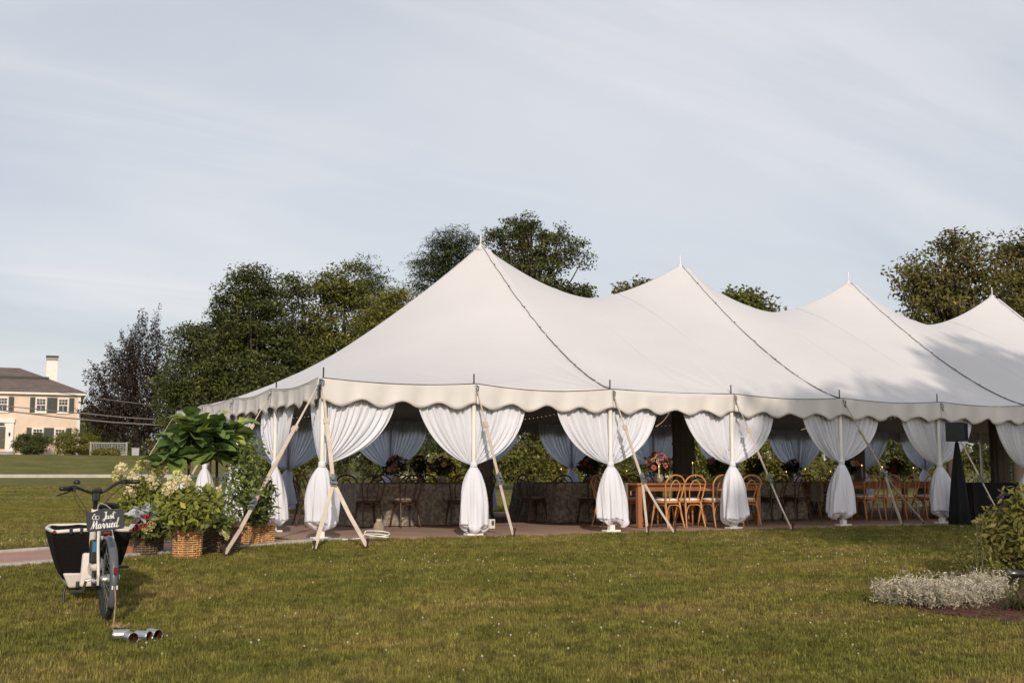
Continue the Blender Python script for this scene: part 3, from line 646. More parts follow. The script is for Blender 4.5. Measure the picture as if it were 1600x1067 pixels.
for nm, x0, x1, y, zt, n in (('flower farm table', 6.3, 8.5, 1.42, .775, 3), ('shaded farm table', 11.6, 14.0, 2.5, .775, 5), ('third cloth table', 9.0, 10.9, 3.15, .756, 2), ('second cloth table', 6.1, 7.8, 3.85, .756, 1), ('back table behind the second centre pole', 7.4, 9.9, 7.0, .756, 3), ('back table behind the third centre pole', 12.9, 15.5, 6.6, .756, 4)):
    for q in range(n): candle(x0+(x1-x0)*(q+.5)/n+rc.uniform(-.1, .1), y+rc.choice((-.22, .24))+rc.uniform(-.05, .05), zt, rc.uniform(.12, .26), '%s lit taper candle along the %s' % (ORD[q+1], nm))

# ---- loudspeaker on a cloth-covered stand
sp = put(1497, 21.7); o = thing('speaker_stand', 'black cloth covered loudspeaker stand by the fifth front pole drape', 'stand', (sp[0], sp[1], .005))
m = MB(); m.lathe((0, 0, .0), [(.19, 0), (.165, .3), (.12, .75), (.07, 1.2), (.04, 1.45), (.03, 1.50)], 60, 1, 1, lambda a, z: (.10*math.sin(7*a)+.06*math.sin(12*a+z*2))*(1 if z < 1.3 else .2)); m.build('cloth_skirt', pmat('black_cloth', (.005, .005, .006), 1.0, .2, 6), o, smooth=True)
m = MB(); m.tube([(0, 0, .0), (0, 0, 1.52)], .02, 8); m.build('pole', M_black, o)
o = thing('loudspeaker', 'black boxy loudspeaker on the cloth covered stand', 'speaker', (sp[0], sp[1], 1.523), .55)
m = MB(); m.add([(-.17, -.17, 0), (.17, -.17, 0), (.12, .17, 0), (-.12, .17, 0), (-.17, -.17, .35), (.17, -.17, .35), (.12, .17, .35), (-.12, .17, .35)], [(3, 2, 1, 0), (4, 5, 6, 7), (0, 1, 5, 4), (1, 2, 6, 5), (2, 3, 7, 6), (3, 0, 4, 7)]); m.build('cabinet', M_black, o, bevel=.012)
m = MB(); m.box((0, -.176, .175), (.30, .008, .31)); m.build('grille', pmat('grille', (.012, .012, .012), .9, .3, 200, spec=.1), o, bevel=.003)
m = MB(); m.tube([(.155, .0, .30), (.2, .02, .30)], .012, 8); m.build('knob', M_black, o)
# ---- power box by the first centre pole, rope coil and weight bag by the corner
p = ground(767, 826); o = thing('power_box', 'small pale power box on the floor by the first front pole drape', 'box', (p[0], p[1], .006), .3)
m = MB(); m.box((0, 0, .08), (.12, .09, .16)); m.build('body', M_paper, o, bevel=.01); m = MB(); m.box((0, -.048, .095), (.06, .006, .08)); m.build('cover_plate', M_steel, o, bevel=.002); m = MB(); m.tube([(0, -.052, .09), (0, -.06, .09)], .014, 10); m.build('socket', M_black, o)
p = ground(592, 834); o = thing('weight_bag', 'small beige canvas weight bag on the floor beside the corner pole', 'bag', (p[0], p[1], .006), .2)
m = MB(); m.lathe((0, 0, 0), [(.06, 0), (.085, .02), (.09, .08), (.08, .14), (.05, .18), (.035, .20), (.05, .23)], 22, 1, .75, lambda a, z: .05*math.sin(5*a+z*9)+.03*math.sin(9*a)); m.build('sack', pmat('canvas', (.30, .25, .17), .9, .15, 9, .4, 60), o, smooth=True)
m = MB(); m.lathe((0, 0, .19), [(.042, 0), (.046, .01), (.042, .02)], 14, 1, .8); m.build('cord', M_strap, o, smooth=True)
p = ground(590, 846); o = thing('rope_coil', 'white rope coiled on the floor next to the canvas weight bag', 'rope', (p[0], p[1], .01))
m = MB(); rr = random.Random(2); P = []
for q in range(44):
    a = q*.36; r = .13+.045*math.sin(q*.21)+rr.uniform(-.008, .008); P.append((r*1.15*math.cos(a)+.02*math.sin(q*.15), r*math.sin(a)*.6, .02+q*.0012+.06*max(0, math.sin(a*.5+.5))))
P += [(-.2, .05, .03), (-.38, .12, .02), (-.5, .02, .02)]
m.tube(P, .0075, 6); m.build('rope', M_paper, o, smooth=True)
# ================================================================ trees
ML_dark = leafmat('leaf_dark', (0.03274, 0.04638, 0.01364), (0.1173, 0.1282, 0.03002), (0.2318, 0.2045, 0.04911), trans=.22)
ML_mid = leafmat('leaf_mid', (0.05893, 0.07857, 0.01964), (0.2031, 0.1964, 0.03929), (0.3929, 0.3274, 0.07203), trans=.25)
ML_yel = leafmat('leaf_yellowgreen', (0.08526, 0.09744, 0.01949), (0.2556, 0.2313, 0.03898), (0.3898, 0.3167, 0.0609), trans=.28)
ML_beech = leafmat('leaf_copper', (0.01456, 0.01008, 0.00784), (0.056, 0.03808, 0.02912), (0.0952, 0.0672, 0.0448), trans=.18)
ML_pine = leafmat('leaf_pine', (0.02923, 0.04628, 0.01949), (0.09257, 0.1145, 0.03898), (0.1462, 0.1583, 0.05359), trans=.12)
ML_oak = leafmat('leaf_oak', (0.05482, 0.0609, 0.01826), (0.1979, 0.1705, 0.04262), (0.3654, 0.2284, 0.07612), trans=.25)
def tree(name, label, base, lobes, clumps, per, leaf, mat, tr=.25, cr=(.9, .5), seed=0, group=None, shell=.5, limbs=40, strand=0.0, asp=.5, up=.35, fork=.32, cat='tree', zmin=.5, bark=None):
    """lobes: (x,y,z,rx,ry,rz) in metres above the base; leaves gather in clumps at limb ends."""
    rr = np.random.default_rng(seed); o = thing(name, label, cat, base, 0, group)
    lb = np.array(lobes, float); wt = (lb[:, 3]*lb[:, 4]*lb[:, 5])**.75; wt /= wt.sum()
    k = rr.choice(len(lb), clumps, p=wt); d = rr.normal(size=(clumps, 3)); d /= np.linalg.norm(d, axis=1)[:, None]
    rad = shell+(1-shell)*rr.uniform(0, 1, (clumps, 1))**.6; rad *= rr.uniform(.88, 1.1, (clumps, 1))
    C_ = lb[k, :3]+d*lb[k, 3:]*rad; C_[:, 2] = np.maximum(C_[:, 2], zmin)
    c0 = (lb[:, :3]*wt[:, None]).sum(0); outd = C_-c0; outd /= np.linalg.norm(outd, axis=1)[:, None]+1e-6
    n = clumps*per; ci = np.repeat(np.arange(clumps), per); sz = rr.uniform(.65, 1.35, (clumps, 1))
    if strand:
        t = rr.uniform(-.5, 1, (n, 1)); ax = outd*.8+np.array([0, 0, .9]); ax /= np.linalg.norm(ax, axis=1)[:, None]
        P = C_[ci]+ax[ci]*t*strand*sz[ci]+rr.normal(size=(n, 3))*cr[0]*.22*(1.15-t)
    else:
        g = rr.normal(size=(n, 3)); g /= np.linalg.norm(g, axis=1)[:, None]; g *= rr.uniform(0, 1, (n, 1))**.45
        P = C_[ci]+g*np.array([cr[0], cr[0], cr[1]])*sz[ci]
    V, Q, v = leaf_quads(P, leaf, rr, up, asp, outd[ci])
    v = np.clip(.75*v+.35*rr.uniform(-.5, .6, clumps)[ci]+.1, 0, 1)
    link('crown', np_mesh('crown', V, Q, mat, v), o)
    top = c0.copy(); top[2] = lb[:, 2].max()
    m = MB(); zf = fork*(lb[:, 2]+lb[:, 5]).max(); fk = np.array([c0[0]*.3, c0[1]*.3, zf])
    P_ = [np.array([0, 0, -.2]), np.array([0, 0, .3]), fk*.6+np.array([.05, 0, 0]), fk, fk*.5+top*.5+rr.normal(size=3)*.2, top]
    m.tube(smooth_path(P_, 4), list(np.interp(np.linspace(0, 1, 21), [0, .1, .5, 1], [tr*1.35, tr, tr*.75, tr*.12])), 8)
    sel = rr.choice(clumps, min(limbs, clumps), replace=False); big = []
    for q, i in enumerate(sel):
        tt = rr.uniform(0, .75); a = fk*(1-tt)+top*tt; b = C_[i]
        if q > limbs*.35 and big:
            pa = min(big, key=lambda z: np.linalg.norm(z[1]-b)); a = pa[0]*.35+pa[1]*.65; r0 = tr*.14
        else: big.append((a, b)); r0 = tr*.34*(1-.5*tt)
        c = a*.45+b*.55+np.array([0, 0, -.10*np.linalg.norm(b-a)])+rr.normal(size=3)*.06*np.linalg.norm(b-a)
        m.tube(smooth_path([a, c, b], 5), list(np.linspace(r0, r0*.18, 11)), 5, cap=False)
    m.build('trunk', bark or M_bark, o, smooth=True)
    return o
def crown_px(D, pts, bz):
    """pts: (u, v, half width px, half height px) -> lobes in metres around the first point's column."""
    u0 = pts[0][0]; base = put(u0, D); base[2] += bz; out_ = []
    for q in pts:
        p = at(q[0], q[1], D)-base; rx = q[2]/FPX*D; rz = q[3]/FPX*D; out_.append((p[0], p[1], p[2], rx, rx*.9, rz))
    return base, out_
G = 'trees along the far edge of the lawn'
B, Lb = crown_px(118, [(212, 600, 48, 70), (178, 620, 38, 55), (232, 560, 34, 62), (212, 665, 56, 38), (165, 655, 26, 30), (245, 640, 36, 60)], 0)
tree('copper_beech', 'dark purple leaved beech tree beside the peach house', B, Lb, 470, 75, .25, ML_beech, .42, (1.1, .8), 1, G, shell=.35, limbs=110, strand=1.9, asp=.42, up=0, fork=.2)
B, Lb = crown_px(74, [(322, 590, 50, 80), (300, 640, 44, 60), (345, 540, 40, 62), (300, 540, 26, 40), (340, 670, 60, 40), (280, 600, 26, 70)], 0)
tree('maple_tree', 'broad dark green maple next to the purple leaved beech', B, Lb, 300, 135, .20, ML_dark, .35, (1.1, .40), 2, G, limbs=50)
B, Lb = crown_px(72, [(392, 500, 44, 60), (395, 450, 30, 40), (372, 560, 50, 60), (420, 560, 44, 70), (400, 640, 60, 50), (360, 470, 22, 36)], 0)
tree('maple_tree', 'tall dark green maple with the highest crown left of the tent peak', B, Lb, 345, 135, .20, ML_dark, .38, (1.05, .40), 3, G, limbs=60)
B, Lb = crown_px(76, [(468, 510, 34, 66), (455, 460, 20, 34), (480, 570, 44, 60), (465, 640, 50, 50)], 0)
tree('maple_tree', 'narrow dark maple squeezed between the two broad green crowns', B, Lb, 250, 135, .20, ML_dark, .3, (1.0, .40), 4, G, limbs=40)
B, Lb = crown_px(75, [(535, 500, 44, 60), (515, 450, 24, 30), (550, 445, 26, 32), (540, 580, 60, 60), (545, 660, 60, 40)], 0)
tree('maple_tree', 'rounded mid green maple behind the tent end roof', B, Lb, 300, 130, .20, ML_mid, .34, (1.05, .40), 5, G, limbs=45)
B, Lb = crown_px(86, [(578, 470, 24, 40), (575, 425, 14, 24), (600, 470, 30, 34), (585, 560, 40, 70)], 0)
tree('fir_tree', 'pointed dark evergreen rising behind the rounded maple', B, Lb, 220, 70, .26, ML_pine, .3, (1.1, .32), 6, G, limbs=40, asp=.25)
B, Lb = crown_px(66, [(612, 500, 30, 44), (595, 520, 34, 40), (630, 480, 20, 24), (610, 590, 50, 60)], 0)
tree('young_maple', 'sunlit yellow green tree against the tent roof slope', B, Lb, 190, 120, .18, ML_yel, .22, (.85, .36), 7, G, limbs=34)
B, Lb = crown_px(88, [(693, 415, 46, 46), (708, 376, 26, 22), (664, 430, 26, 26), (730, 390, 18, 28), (690, 395, 30, 30), (650, 450, 14, 14), (690, 500, 60, 50)], 0)
tree('pine_tree', 'dark pine with layered branches just left of the first tent peak', B, Lb, 250, 70, .36, ML_pine, .34, (1.15, .30), 8, G, limbs=90, asp=.15, shell=.3, fork=.75, up=.6)
B, Lb = crown_px(70, [(832, 380, 40, 34), (800, 366, 34, 28), (775, 380, 28, 26), (865, 385, 30, 30), (897, 398, 26, 28), (815, 352, 26, 16), (850, 420, 36, 18), (880, 365, 14, 14), (790, 420, 30, 20)], 0)
tree('locust_tree', 'tall open crowned tree standing behind the first tent peak', B, Lb, 190, 62, .17, ML_dark, .34, (.62, .26), 9, G, shell=.45, limbs=110, fork=.55)
B, Lb = crown_px(60, [(880, 470, 40, 32), (905, 470, 26, 16), (850, 480, 40, 50), (870, 560, 50, 60)], 0)
tree('oak_tree', 'low dark oak peeping over the dip behind the first tent peak', B, Lb, 200, 55, .24, ML_dark, .25, (.7, .4), 10, G)
B, Lb = crown_px(64, [(1002, 468, 36, 34), (975, 480, 26, 30), (1030, 460, 20, 24), (1000, 560, 50, 70)], 0)
tree('oak_tree', 'sparse oak top showing over the roof before the second tent peak', B, Lb, 170, 46, .26, ML_oak, .25, (.7, .4), 11, G, limbs=60)
B, Lb = crown_px(62, [(1168, 490, 32, 36), (1145, 480, 22, 28), (1198, 500, 20, 26), (1165, 580, 50, 70)], 0)
tree('oak_tree', 'oak top showing over the roof after the second tent peak', B, Lb, 220, 56, .25, ML_mid, .25, (.65, .45), 12, G)
B, Lb = crown_px(57, [(1490, 430, 62, 58), (1450, 440, 46, 44), (1500, 388, 40, 30), (1425, 440, 30, 44), (1540, 450, 50, 60), (1470, 480, 70, 44)], 0)
tree('oak_tree', 'large open oak behind the third and fourth tent peaks', B, Lb, 270, 40, .21, ML_oak, .36, (.75, .42), 13, G, shell=.25, limbs=170, fork=.5)
B, Lb = crown_px(59, [(1592, 430, 44, 60), (1585, 385, 34, 26), (1640, 420, 60, 70), (1600, 490, 50, 40)], 0)
tree('oak_tree', 'second open oak behind the fourth tent peak', B, Lb, 220, 42, .21, ML_oak, .36, (.75, .42), 14, G, shell=.25, limbs=130, fork=.5)
# shrubs and small trees on the lawn behind the tent, seen through the bays
GS = 'shrubs behind the tent'
for q, (u, D, hw, hh, mt, nm) in enumerate(((440, 46, 60, 50, ML_mid, 'dark leafy shrub seen between the tent end drapes'), (545, 50, 62, 62, ML_dark, 'dark shrub seen through the first tent bay'), (640, 52, 58, 70, ML_dark, 'tall dark shrub behind the first cloth table'),
        (694, 42, 20, 22, ML_yel, 'small sunlit yellow green bush on the lawn behind the tent'), (735, 50, 50, 66, ML_dark, 'dark shrub behind the first front pole drape'), (812, 47, 48, 50, ML_mid, 'mid green shrub seen through the second tent bay'), (868, 49, 46, 54, ML_yel, 'sunlit yellow green shrub seen through the second tent bay'), (960, 50, 60, 60, ML_mid, 'leafy shrub behind the second front pole drape'),
        (1060, 52, 58, 58, ML_dark, 'dark shrub behind the second centre pole'), (1120, 50, 40, 52, ML_mid, 'mid green shrub beside the second centre pole'), (1215, 49, 62, 52, ML_yel, 'sunlit green shrub seen past the third front pole drape'), (1310, 52, 60, 58, ML_mid, 'leafy shrub behind the fourth front pole drape'), (1405, 52, 50, 55, ML_dark, 'dark shrub seen through the bay before the loudspeaker'), (1500, 54, 60, 60, ML_mid, 'leafy shrub behind the loudspeaker'), (1590, 54, 60, 60, ML_dark, 'dark shrub at the far end beyond the loudspeaker'))):
    D += 10; hm = (hh*2.3)/FPX*D; wm = hw/FPX*D; b = put(u, D)
    tree('background_shrub', nm, b, [(0, 0, hm*.55, wm, wm*.8, hm*.5), (wm*.5, 0, hm*.4, wm*.6, wm*.6, hm*.38), (-wm*.5, .2, hm*.42, wm*.65, wm*.6, hm*.4)], 130, 60, .17, mt, .07, (.42, .28), 30+q, GS, limbs=24, fork=.2, cat='shrub', zmin=.15)

# trees behind the camera whose shade falls over the right of the tent and lawn
def shade_tree(label, base, lobes, seed): tree('shade_oak', label, base, lobes, 620, 70, .46, ML_oak, .4, (1.1, .6), seed, 'oaks on the near side of the lawn', shell=.1, limbs=50, fork=.45)
shade_tree('broad oak on the near side of the lawn shading the tent front', (1.6, -30, -1.6), [(0, 0, 15.7, 4.3, 4, 1.85), (3.6, 1, 17.3, 1.5, 3, 3.0), (6.5, 0, 16.0, 2.6, 3, 1.6)], 50)
shade_tree('taller oak on the near side of the lawn shading the tent roof', (11.5, -31, -1.7), [(0, 0, 16.8, 4.6, 4, 3.2), (2.4, 0, 19.6, 2.4, 3, 2.2), (6, 0, 17.2, 4, 4, 3.6)], 51)

# ================================================================ house across the lawn
D_H = 118.0; hb = at(122.5, 716, D_H); hz = float(gz(hb[0], hb[1]))
hv = math.atan2(-(at(60, 716, D_H)-CAM)[0], (at(60, 716, D_H)-CAM)[1])
PXM = FPX/D_H
house = thing('peach_house', 'two storey peach clapboard house with dark green shutters', 'house', (hb[0], hb[1], hb[2]), hv)
def clap_mat():
    m = pmat('peach_clapboard', (.80, .635, .50), .7, .06, 1.5); t = m.node_tree; b = t.nodes['Principled BSDF']; c = t.nodes.new('ShaderNodeTexCoord'); wv = t.nodes.new('ShaderNodeTexWave'); wv.wave_type = 'BANDS'; wv.bands_direction = 'Z'; wv.wave_profile = 'SAW'; wv.inputs['Scale'].default_value = 2.6
    t.links.new(c.outputs['Object'], wv.inputs['Vector']); bp = t.nodes.new('ShaderNodeBump'); bp.inputs['Distance'].default_value = .02; t.links.new(wv.outputs['Fac'], bp.inputs['Height']); t.links.new(bp.outputs[0], b.inputs['Normal']); return m
M_clap = clap_mat(); M_trim = pmat('white_trim', (.74, .72, .67), .5, .05, 3); M_shut = pmat('green_shutter', (.022, .032, .024), .5, .2, 6); M_pane = pmat('window_glass', (.03, .035, .04), .12, .3, 3, spec=.8); M_roof = pmat('brown_shingle', (.13, .10, .088), .9, .2, 1.5, .5, 8); M_door = pmat('olive_door', (.065, .06, .038), .5, .1, 5); M_stone = pmat('grey_stone', (.30, .28, .26), .85, .15, 3)
def hx(u): return (u-122.5)/PXM
def hzz(v): return (716-v)/PXM
HW = 17.0; HE = hzz(617); HD = 10.0; zb_ = -1.2
m = MB(); m.box((-HW/2, HD/2, (HE+zb_)/2), (HW, HD, HE-zb_)); wall = m.build('wall', M_clap, house)
m = MB(); m.box((-HW/2, HD/2, HE+.06), (HW+.9, HD+.9, .26)); m.build('cornice', M_trim, house, bevel=.03)
for x in (-.12, -HW+.12): m = MB(); m.box((x, -.02, (HE+zb_)/2), (.26, .06, HE-zb_-.05)); m.build('corner_board', M_trim, house)
zt, ze = hzz(571), HE+.19; xr, xl = hx(30), -HW-hx(30); e = .55; zm = hzz(589)
def hip(x0, x1, y0, y1, z0, xa, xb, ya, yb, z1):
    return [(x0, y0, z0), (x1, y0, z0), (x1, y1, z0), (x0, y1, z0), (xa, ya, z1), (xb, ya, z1), (xb, yb, z1), (xa, yb, z1)], [(3, 2, 1, 0), (4, 5, 6, 7), (0, 1, 5, 4), (1, 2, 6, 5), (2, 3, 7, 6), (3, 0, 4, 7)]
m = MB(); m.add(*hip(-HW-e, e, -e, HD+e, ze, -HW-hx(73)+0, hx(73), 2.9, HD-2.9, zm)); rf = m.build('roof', M_roof, house)
m = MB(); m.add(*hip(-HW-hx(70), hx(68), 2.7, HD-2.7, zm+.14, xl, xr, HD/2-.1, HD/2+.1, zt)); m.build('upper_roof', M_roof, rf)
m = MB(); m.box(((hx(70)-HW-hx(70))/2, HD/2, zm+.05), (HW+2*hx(72)+.3, HD-5.3, .2)); m.build('roof_band', M_shut, rf)
m = MB(); ch = hx(78.5); m.box((ch, 3.3, hzz(590)), (1.05, .9, hzz(560)-hzz(625))); chm = m.build('chimney', M_trim, rf)
m = MB(); m.box((ch, 3.3, hzz(557.5)), (1.14, 1.0, .3)); m.build('chimney_course', M_stone, chm); m = MB(); m.box((ch, 3.3, hzz(553.6)), (1.22, 1.06, .16)); m.build('chimney_cap', M_darkrod, chm)
def window(x, z0, z1, wdt):
    o = link('window', None, house, (x, -.012, (z0+z1)/2)); h = z1-z0; g = MB(); g.box((0, .0, 0), (wdt-.2, .03, h-.2)); g.build('pane', M_pane, o)
    f = MB()
    for sx in (-1, 1): f.box((sx*(wdt/2-.06), -.03, 0), (.12, .08, h))
    for sz in (-1, 1): f.box((0, -.03, sz*(h/2-.07)), (wdt-.25, .078, .14))
    f.box((0, -.034, 0), (wdt-.26, .05, .08)); f.build('frame', M_trim, o)
    s = MB()
    for q in (-1, 1): s.box((q*(wdt-.24)/6, -.026, h*.24), (.035, .026, h/2-.2))
    s.box((0, -.027, h*.24), (wdt-.27, .024, .035)); s.box((0, -.024, -h*.24), (.035, .022, h/2-.2)); s.build('muntins', M_trim, o)
    l = MB(); l.box((0, -.05, -h/2-.05), (wdt+.16, .16, .09)); l.build('sill', M_trim, o)
    for sx in (-1, 1):
        t = MB(); t.box((sx*(wdt/2+.28), -.03, 0), (.46, .06, h+.05)); t.build('shutter', M_shut, o)
for u in (9.9, 64.8, 97.0): window(hx(u), hzz(645.5), hzz(622.5), 1.02)
for u in (-44, -98): window(hx(u), hzz(645.5), hzz(622.5), 1.02); window(hx(u), hzz(693), hzz(669.5), 1.05)
for u in (61.8, 94.0): window(hx(u), hzz(693), hzz(669.5), 1.05)
dc = hx(6)
m = MB(); m.box((dc, -.03, hzz(684)), (1.25, .05, hzz(668)-hzz(704))); dr = m.build('door', M_door, house)
m = MB(); m.tube([(dc+.45, -.07, hzz(688)), (dc+.45, -.14, hzz(688))], .05, 8); m.build('handle', M_brass, dr)
for q in range(2): m = MB(); m.box((dc-.28+.56*q, -.062, hzz(677)), (.4, .02, 1.0)); m.build('door_panel', M_door, dr)
fr = link('door_surround', None, house)
for sx in (-1, 1): m = MB(); m.box((dc+sx*1.0, -.08, hzz(683)), (.72, .22, hzz(657)-hzz(708))); m.build('pilaster', M_trim, fr)
m = MB(); m.box((dc, -.1, hzz(659)), (2.9, .34, .42)); m.build('entablature', M_trim, fr, bevel=.03)
m = MB(); m.box((dc, -.04, hzz(664)), (1.4, .1, .56)); m.build('transom_board', M_trim, fr)
m = MB(); m.add([(dc+.55*math.cos(a), -.10, hzz(667)+.42*math.sin(a)) for a in np.linspace(0, PI, 13)]+[(dc+.55*math.cos(a), -.08, hzz(667)+.42*math.sin(a)) for a in np.linspace(0, PI, 13)], [tuple(range(12, -1, -1))]+[(i, i+1, 14+i, 13+i) for i in range(12)]); m.build('fanlight', M_pane, fr)
m = MB(); m.tube([(dc+1.0, -.2, hzz(679)), (dc+1.0, -.28, hzz(679))], .09, 8); m.tube([(dc+1.0, -.28, hzz(682)), (dc+1.0, -.28, hzz(677))], .07, 8); m.build('wall_lantern', M_darkrod, fr)
st = thing('stone_steps', 'grey stone steps leading down from the house door', 'steps', tuple(house.matrix_basis @ Vector((0, 0, 0))) if False else (hb[0], hb[1], hb[2]), hv)
for q in range(5): m = MB(); m.box((dc, -.55-.42*q, hzz(706)-.18*q-.3), (2.9+.1*q, .44, .6)); m.build('step', M_stone, st, bevel=.02)
# foundation bushes, porch railing and bin beside the house
for q, (u, D, hw, hh, mt, nm) in enumerate(((46, 113, 29, 36, ML_dark, 'rounded dark green bush by the house door'), (112, 112, 33, 40, ML_yel, 'broad yellow green bush at the house corner'), (165, 109.5, 20, 8, ML_yel, 'low yellow green bush before the white railing'), (150, 117, 20, 70, ML_dark, 'tall dark bush between the house corner and the beech'))):
    b = put(u, D); wm = hw/PXM; hm = hh/PXM
    tree('foundation_bush', nm, b, [(0, 0, hm*.5, wm*.9, wm*.8, hm*.5), (wm*.35, 0, hm*.45, wm*.6, wm*.6, hm*.45), (-wm*.35, 0, hm*.42, wm*.62, wm*.6, hm*.42)], 150, 60, .16, mt, .06, (.38, .28), 70+q, 'bushes by the house', limbs=14, fork=.15, cat='bush', zmin=.1)
M_rail = pmat('shaded_white', (.30, .30, .29), .7, .1, 3)  # white railing, with the shade under the beech put into its grey
rb = put(168, 111); o = thing('porch_railing', 'white picket railing of a low deck beside the beech', 'railing', (rb[0], rb[1], rb[2]), hv)
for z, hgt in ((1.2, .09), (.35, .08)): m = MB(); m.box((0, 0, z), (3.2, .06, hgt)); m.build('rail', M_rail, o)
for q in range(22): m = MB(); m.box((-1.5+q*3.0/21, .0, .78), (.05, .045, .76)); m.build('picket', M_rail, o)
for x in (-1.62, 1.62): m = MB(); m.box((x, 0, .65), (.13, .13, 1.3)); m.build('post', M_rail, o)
m = MB(); m.box((0, .9, .1), (3.3, 1.8, .3)); m.build('deck', M_stone, o)
p = put(210, 110); o = thing('storage_bin', 'pale grey bin standing under the beech', 'bin', (p[0], p[1], p[2]), hv); m = MB(); m.box((0, 0, .33), (.62, .6, .66), None, 1.08); m.build('body', pmat('bin_grey', (.36, .37, .38), .6, .1, 4), o, bevel=.03); m = MB(); m.box((0, 0, .69), (.72, .68, .06)); m.build('lid', M_stone, o, bevel=.02)
# overhead utility wires
for q, (pts, r, lb) in enumerate(((((-60, 628), (122, 645), (300, 659)), .035, 'pale overhead wire crossing before the beech, upper of the close pair'), (((-60, 634), (122, 654.5), (300, 667)), .045, 'thick dark overhead cable, lower of the close pair'), (((-60, 588), (90, 613), (300, 640)), .022, 'thin overhead wire crossing the house roof'))):
    P = [at(u, v, 82) for u, v in pts]; P = smooth_path([P[0]+(P[0]-P[1])*5, P[0], P[1], P[2], P[2]+(P[2]-P[1])*4+np.array([0, 0, .6])], 8); c = P[0].copy(); o = thing('utility_wire', lb, 'wire', c); m = MB(); m.tube([p-c for p in P], r, 5); m.build('cable', pmat('cable_%d' % q, (.16, .15, .14), .6, .1, 3), o)
# ================================================================ potted plants by the tent corner
def basket(o, r0, r1, h, mat, seed, bulge=0.0, handle=False):
    """woven basket: vertical ribs with strands passing in front and behind, a rolled rim and a soil fill."""
    m = MB(); nrow = max(6, int(h/.025)); nr = 18
    def rad(t): return r0+(r1-r0)*t+bulge*math.sin(PI*t)
    m.lathe((0, 0, .004), [(rad(t)-.016, t*h*.97) for t in np.linspace(0, 1, 8)], 30); b = m.build('basket', M_soil, o, smooth=True)
    m = MB(); n = nr*4; rb = random.Random(seed)
    for i in range(nrow):
        t = (i+.5)/nrow; m.tube([((rad(t)+.008*(1 if i % 2 else -1)*math.cos(2*PI*j/n*nr/2)+rb.uniform(-.001, .001))*math.cos(2*PI*j/n), (rad(t)+.008*(1 if i % 2 else -1)*math.cos(2*PI*j/n*nr/2))*math.sin(2*PI*j/n), t*h+rb.uniform(-.002, .002)) for j in range(n)], h/nrow*.43, 5, closed=True)
    for j in range(nr): a = 2*PI*j/nr; m.tube([((rad(t)+.002)*math.cos(a), (rad(t)+.002)*math.sin(a), t*h) for t in (0, .25, .5, .75, 1)], .007, 5)
    m.build('weave', mat, b, smooth=True)
    m = MB(); c = [(rad(1)*math.cos(a)*1.01, rad(1)*math.sin(a)*1.01, h+.004*math.sin(a*30)) for a in np.linspace(0, 2*PI, 60, endpoint=False)]; m.tube(c, .016, 6, closed=True); m.build('rim', mat, b, smooth=True)
    m = MB(); m.lathe((0, 0, h-.06), [(rad(.85)*.97, 0), (rad(.9)*.9, .015), (.05, .03)], 24); m.build('soil', M_soil, b)
    if handle:
        for s in (-1, 1): m = MB(); m.tube([(s*(r1*.35)*math.cos(a)-0, s*r1*.98, h+.1*math.sin(a)) for a in np.linspace(0, PI, 10)], .012, 6); m.build('handle', mat, b, smooth=True)
    return b
LM = {}
def fiddle_leaf():
    m = MB(); n = 7; out_ = []
    for i in range(n+1):
        t = i/n; w = (.38*math.sin(PI*t**1.25)**.75)*(1-.18*math.exp(-((t-.42)/.1)**2)) if 0 < t < 1 else .012
        z = -.30*t*t+.02*math.sin(t*14)
        for s in (-1, -.5, 0, .5, 1): out_.append((s*w*.95, t, z+.16*abs(s)**1.3*w*2.2+.015*math.sin(9*t+3*s)))
    fs = [(i*5+j, i*5+j+1, i*5+j+6, i*5+j+5) for i in range(n) for j in range(4)]
    m.add(out_, fs); return m
def solid_leafmat(name, ca, cb, rough=.3, trans=.25, spec=.5):
    m = pmat(name, ca, rough, .2, 2.5, .2, 12, col2=cb, trans=trans, spec=spec); t = m.node_tree; b = t.nodes['Principled BSDF']; return m
MF = [solid_leafmat('fig_leaf_dark', (0.0531, 0.1032, 0.0354), (0.118, 0.1917, 0.0531), .42, .15, .35), solid_leafmat('fig_leaf_mid', (0.1032, 0.177, 0.0472), (0.2213, 0.295, 0.07375), .42, .22, .35), solid_leafmat('fig_leaf_young', (0.2655, 0.354, 0.07375), (0.5605, 0.5899, 0.1327), .45, .35, .3)]
FLEAF = [fiddle_leaf().mesh('leaf', mm, True) for mm in MF]
